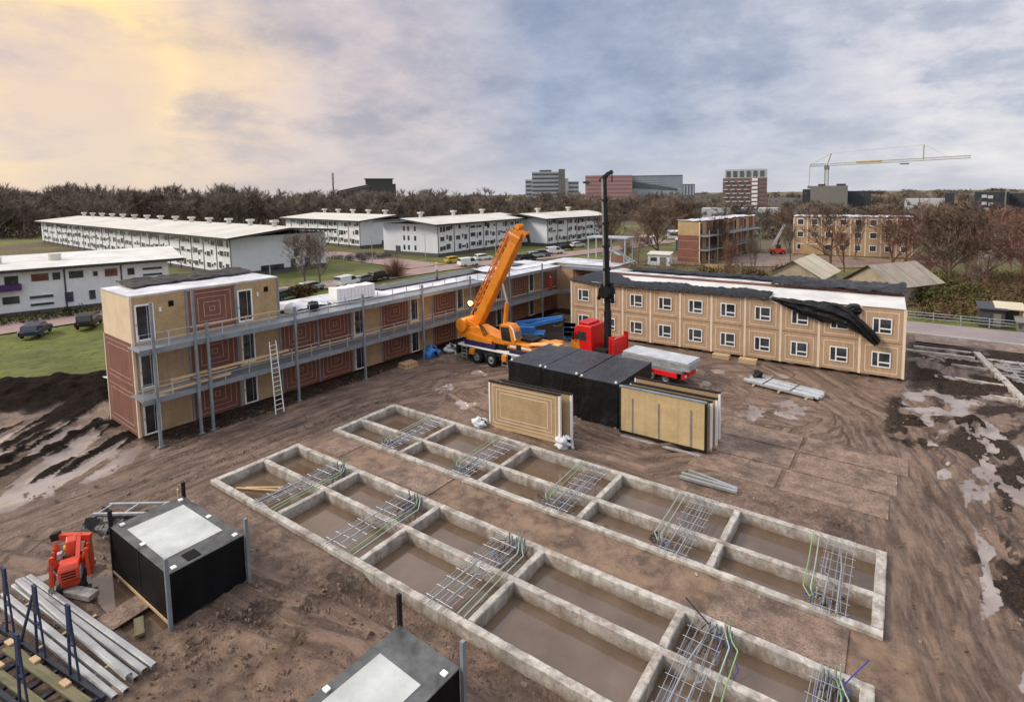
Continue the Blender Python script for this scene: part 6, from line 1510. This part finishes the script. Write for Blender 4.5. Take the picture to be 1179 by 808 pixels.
g_=gz(812,312); o=MB().box(0,3.6,0,.5,0,1.3).box(.05,3.5,-.06,-.004,.1,.6,0).build('panel_pack',M['osb'],loc=(g_.x,g_.y,0)); tag(o,'pack of pale boards standing on the grass before the far timber block','board pack')
# road fence
fn=empty('fence',(.9,74.0,0),0,'low wire and post fence along the verge behind the road at right','fence')
for k in range(16): MB().box(k*2.5-.04,k*2.5+.04,-.04,.04,0,1.15).build('post',M['galv'],fn)
for z in (.45,.8,1.1): MB().tube([(0,-.05,z),(37.5,-.05,z)],.028,4).build('wire',M['galv'],fn)
# street lamps
def lamp(px_,py_,h,label):
    g_=gz(px_,py_); e=empty('street_lamp',(g_.x,g_.y,0),R_(180),label,'street lamp','grey street lamps'); MB().tube([(0,0,0),(0,0,h)],[.09,.05],6).build('pole',M['galv'],e); MB().bar((0,0,h),(.7,0,h+.1),.12,.08).build('lamp_head',M['gry'],e)
lamp(429,305,6,'street lamp by the parked bicycles before the white blocks'); lamp(490,300,6,'street lamp at the corner of the middle white block'); lamp(312,335,5,'street lamp at the end wall of the long white block'); lamp(191,330,6,'street lamp in the gap right of the two storey white block'); lamp(571,298,7,'street lamp among the cars left of the crane boom')
# bicycles parked in racks, a dense heap seen from afar
bk=MB(); rs=random.Random(44); c_=gz(418,298)
for k in range(120):
    x=c_.x+rs.uniform(-6,6); y=c_.y+rs.uniform(-5,6); a=rs.choice([0.2,1.7])+rs.uniform(-.2,.2); dx=Vector((math.cos(a),math.sin(a),0))
    for s in (-.5,.5):
        cc=Vector((x,y,.45))+dx*s; bk.tube([cc+dx*(.33*math.cos(t))+Vector((0,0,.33*math.sin(t))) for t in [i*math.pi/4 for i in range(9)]],.035,3,cap=False)
    bk.tube([Vector((x,y,.45))-dx*.5,Vector((x,y,.95))-dx*.1,Vector((x,y,.95))+dx*.35,Vector((x,y,.45))+dx*.5],.035,3)
tag(bk.build('parked_bicycles',M['blk']),kind='stuff')
# ---------------------------------------------------------------- cars
CP={k:pm('car_paint_'+k,c,.3,.2 if k!='white' else 0,var=.05,streak=.08,bump=0) for k,c in dict(white=(.72,.73,.74),black=(.012,.012,.014),navy=(.02,.035,.07),silver=(.40,.42,.44),grey=(.12,.13,.14),green=(.03,.05,.04),yellow=(.62,.42,.03)).items()}
def car(px_,py_,col,kind,label,rz=None,pos=None):
    g_=gz(px_,py_) if pos is None else Vector(pos); e=empty('parked_car' if kind!='van' else 'parked_van',(g_.x,g_.y,.14),R_(98) if rz is None else R_(rz),label,'car' if kind!='van' else 'van','vehicles parked along the street')
    L,W_=(4.3,1.75) if kind!='van' else (4.7,1.9)
    if kind=='hatch': up=[(-1.95,.85),(-1.75,1.38),(-.2,1.47),(.55,1.40),(1.25,.92)]; lo=[(-2.1,.35),(-2.1,.8),(-1.95,.9),(1.2,.95),(2.0,.78),(2.12,.35)]
    elif kind=='suv': up=[(-2.1,.95),(-1.95,1.65),(-.2,1.72),(.6,1.62),(1.2,1.02)]; lo=[(-2.2,.4),(-2.2,.95),(1.2,1.03),(2.05,.92),(2.2,.4)]
    else: up=[(-2.3,.95),(-2.25,1.82),(.3,1.88),(.85,1.75),(1.5,1.05)]; lo=[(-2.35,.4),(-2.35,.95),(1.5,1.05),(2.15,.9),(2.35,.4)]
    cpnt=CP[col]
    b_=MB().side(lo,-W_/2,W_/2).build('body',cpnt,e,bev=.07)
    MB().side(up,-W_/2+.13,W_/2-.13).build('roof',cpnt,e,bev=.08)
    # side glass and screens, slightly proud of the cabin
    def inset(k,z0): return [(x*k+.03*(1-k),z0+(z-z0)*.80) for x,z in up]
    z0=up[0][1]; sg=[(x*.90+(0.02),z0+.05+(z-z0)*.78) for x,z in up]
    if kind=='van': sg=[(.0,1.05),(.0,1.68),(.30,1.72),(.75,1.62),(1.25,1.08)]
    for s in (-1,1): MB().side(sg,s*(W_/2-.128) if s>0 else -(W_/2-.115),s*(W_/2-.115) if s>0 else -(W_/2-.128)).build('side_glass',M['glassd'],e)
    x1,z1=up[-1]; x2,z2=up[-2]; nx_=.015
    for (xa,za,xb,zb,s_) in ((x1,z1,x2,z2,1),(up[0][0],up[0][1],up[1][0],up[1][1],-1)):
        if kind=='van' and s_<0: za+=.25
        MB().add([(xa+s_*.02,-W_/2+.22,za+.05),(xa+s_*.02,W_/2-.22,za+.05),(xb+s_*.02,W_/2-.25,zb-.05),(xb+s_*.02,-W_/2+.25,zb-.05)],[(0,1,2,3)]).build('windscreen',M['glassd'],e)
    for x in (-1.3,1.35):
        for y in (-W_/2+.1,W_/2-.1): wheel(e,x,y,.32,.33,.22)
    for y in (-W_/2+.1,W_/2-.45): MB().box(2.06 if kind=='hatch' else 2.12,2.15 if kind=='hatch' else 2.24,y,y+.35,.62,.76).build('headlight',M['white'],e); MB().box(-2.24 if kind!='hatch' else -2.14,-2.08 if kind=='hatch' else -2.18,y,y+.16,.70,.80).build('tail_light',M['redp'],e)
    return e
car(42,387,'navy','hatch','dark blue car at the kerb near the left edge of the picture',rz=150)
car(103,377,'black','suv','black car half hidden behind the three storey end of the left block',rz=152)
car(329,345,'green','hatch','dark green car just right of the three storey end of the left block')
car(359,335,'silver','hatch','silver car under the two bare trees')
car(401,330,'white','van','small white van parked left of the dark cars by the street corner')
car(421,326,'grey','hatch','dark grey car between the white van and the black car')
car(437,323,'black','suv','black car next to the round twiggy bush')
car(523,303,'yellow','hatch','yellow car in front of the middle white block',rz=70)
car(540,307,'white','van','white van in front of the middle white block, right of the yellow car',rz=70)
car(556,300,'white','hatch','white car behind the white van, left of the crane boom',rz=70)
car(600,300,'grey','hatch','grey car just right of the crane boom',rz=60)
car(608,300,'black','hatch','black car right of the grey one beyond the crane boom',rz=60)
car(616,297,'silver','hatch','silver car in the parked row beyond the left block roof',rz=60)
car(625,296,'grey','suv','dark grey car at the right end of the parked row beyond the left block roof',rz=60)
car(639,293,'white','van','white van before the last white block',rz=60)
car(665,285,'white','hatch','white car farthest along the street, before the last white block',rz=60)
car(652,288,'black','hatch','black car between the two last white vehicles of the street',rz=60)
# ---------------------------------------------------------------- people
def person(loc,rz,label,top,bot,helm,pose='stand'):
    me=bpy.data.meshes.new('sk'); 
    J=[(0,0,.98),(0,0,1.18),(0,0,1.42),(0,.01,1.52),(0,.02,1.66),(0,.02,1.76),(.17,0,1.42),(.23,.02,1.14),(.20,.20,.98),(-.17,0,1.42),(-.23,.0,1.14),(-.22,.14,.92),(.10,0,.92),(.11,.03,.50),(.11,-.02,.08),(.12,.14,.04),(-.10,0,.92),(-.11,.06,.50),(-.12,.0,.08),(-.12,.16,.04)]
    if pose=='bend': 
        for i in list(range(1,12)):
            x,y,z=J[i]; a=.75; zz=z-.98; J[i]=(x,y*math.cos(a)+zz*math.sin(a),.98+zz*math.cos(a)-y*math.sin(a))
    E=[(0,1),(1,2),(2,3),(3,4),(4,5),(2,6),(6,7),(7,8),(2,9),(9,10),(10,11),(0,12),(12,13),(13,14),(14,15),(0,16),(16,17),(17,18),(18,19)]
    rad=[.15,.14,.16,.065,.10,.085,.075,.055,.04,.075,.055,.04,.105,.075,.05,.04,.105,.075,.05,.04]
    me.from_pydata(J,E,[]); o=bpy.data.objects.new('sk',me); COL.objects.link(o)
    sk=o.modifiers.new('skin','SKIN'); 
    for i,v in enumerate(me.skin_vertices[0].data): v.radius=(rad[i],rad[i]*(.75 if i<3 else 1)); v.use_root=(i==0)
    ss=o.modifiers.new('s','SUBSURF'); ss.levels=1; ss.render_levels=1
    dg=bpy.context.evaluated_depsgraph_get(); m2=bpy.data.meshes.new_from_object(o.evaluated_get(dg)); bpy.data.objects.remove(o)
    m2.name='person'
    for mt in (M[top],M[bot],M['skin'],M['dark']): m2.materials.append(mt)
    head=Vector(J[4]); 
    for p in m2.polygons:
        c=p.center
        near=min(((c-Vector(J[i])).length,i) for i in range(20))[1]
        p.material_index=2 if near in(4,5,8,11) else (3 if near in(14,15,18,19) else (1 if near in(12,13,16,17,0) else 0)); p.use_smooth=True
    b=bpy.data.objects.new('person',m2); COL.objects.link(b); b.location=loc; b.rotation_euler=(0,0,rz); tag(b,label,'person')
    h=Vector(J[5]); hm=MB()
    for k in range(5):
        pass
    vs=[];fs=[];n=10
    for i,(r,z) in enumerate([(.155,-.02),(.125,.0),(.12,.06),(.08,.12),(.005,.14)]):
        for k in range(n): vs.append((h.x+r*math.cos(2*math.pi*k/n),h.y+r*math.sin(2*math.pi*k/n),h.z+z-.03))
    for i in range(4):
        for k in range(n): fs.append((i*n+k,i*n+(k+1)%n,(i+1)*n+(k+1)%n,(i+1)*n+k))
    hm.add(vs,fs).build('helmet',M[helm],b,smooth=True)
person((-37.0,55.9,2.99),R_(-110),'person in red work clothes and pale helmet on the gallery behind the crane','redp','redp','white')
p_=gz(515,316,6.2); person((-41.3,40.5,6.25),R_(-60),'person in pale clothes and yellow helmet on the roof of the left block','foil','gry','yellow')
person((-40.2,50.5,6.3),R_(-60),'person in orange bending over the white heap on the left roof, behind the crane boom','redo','navy','white','bend')
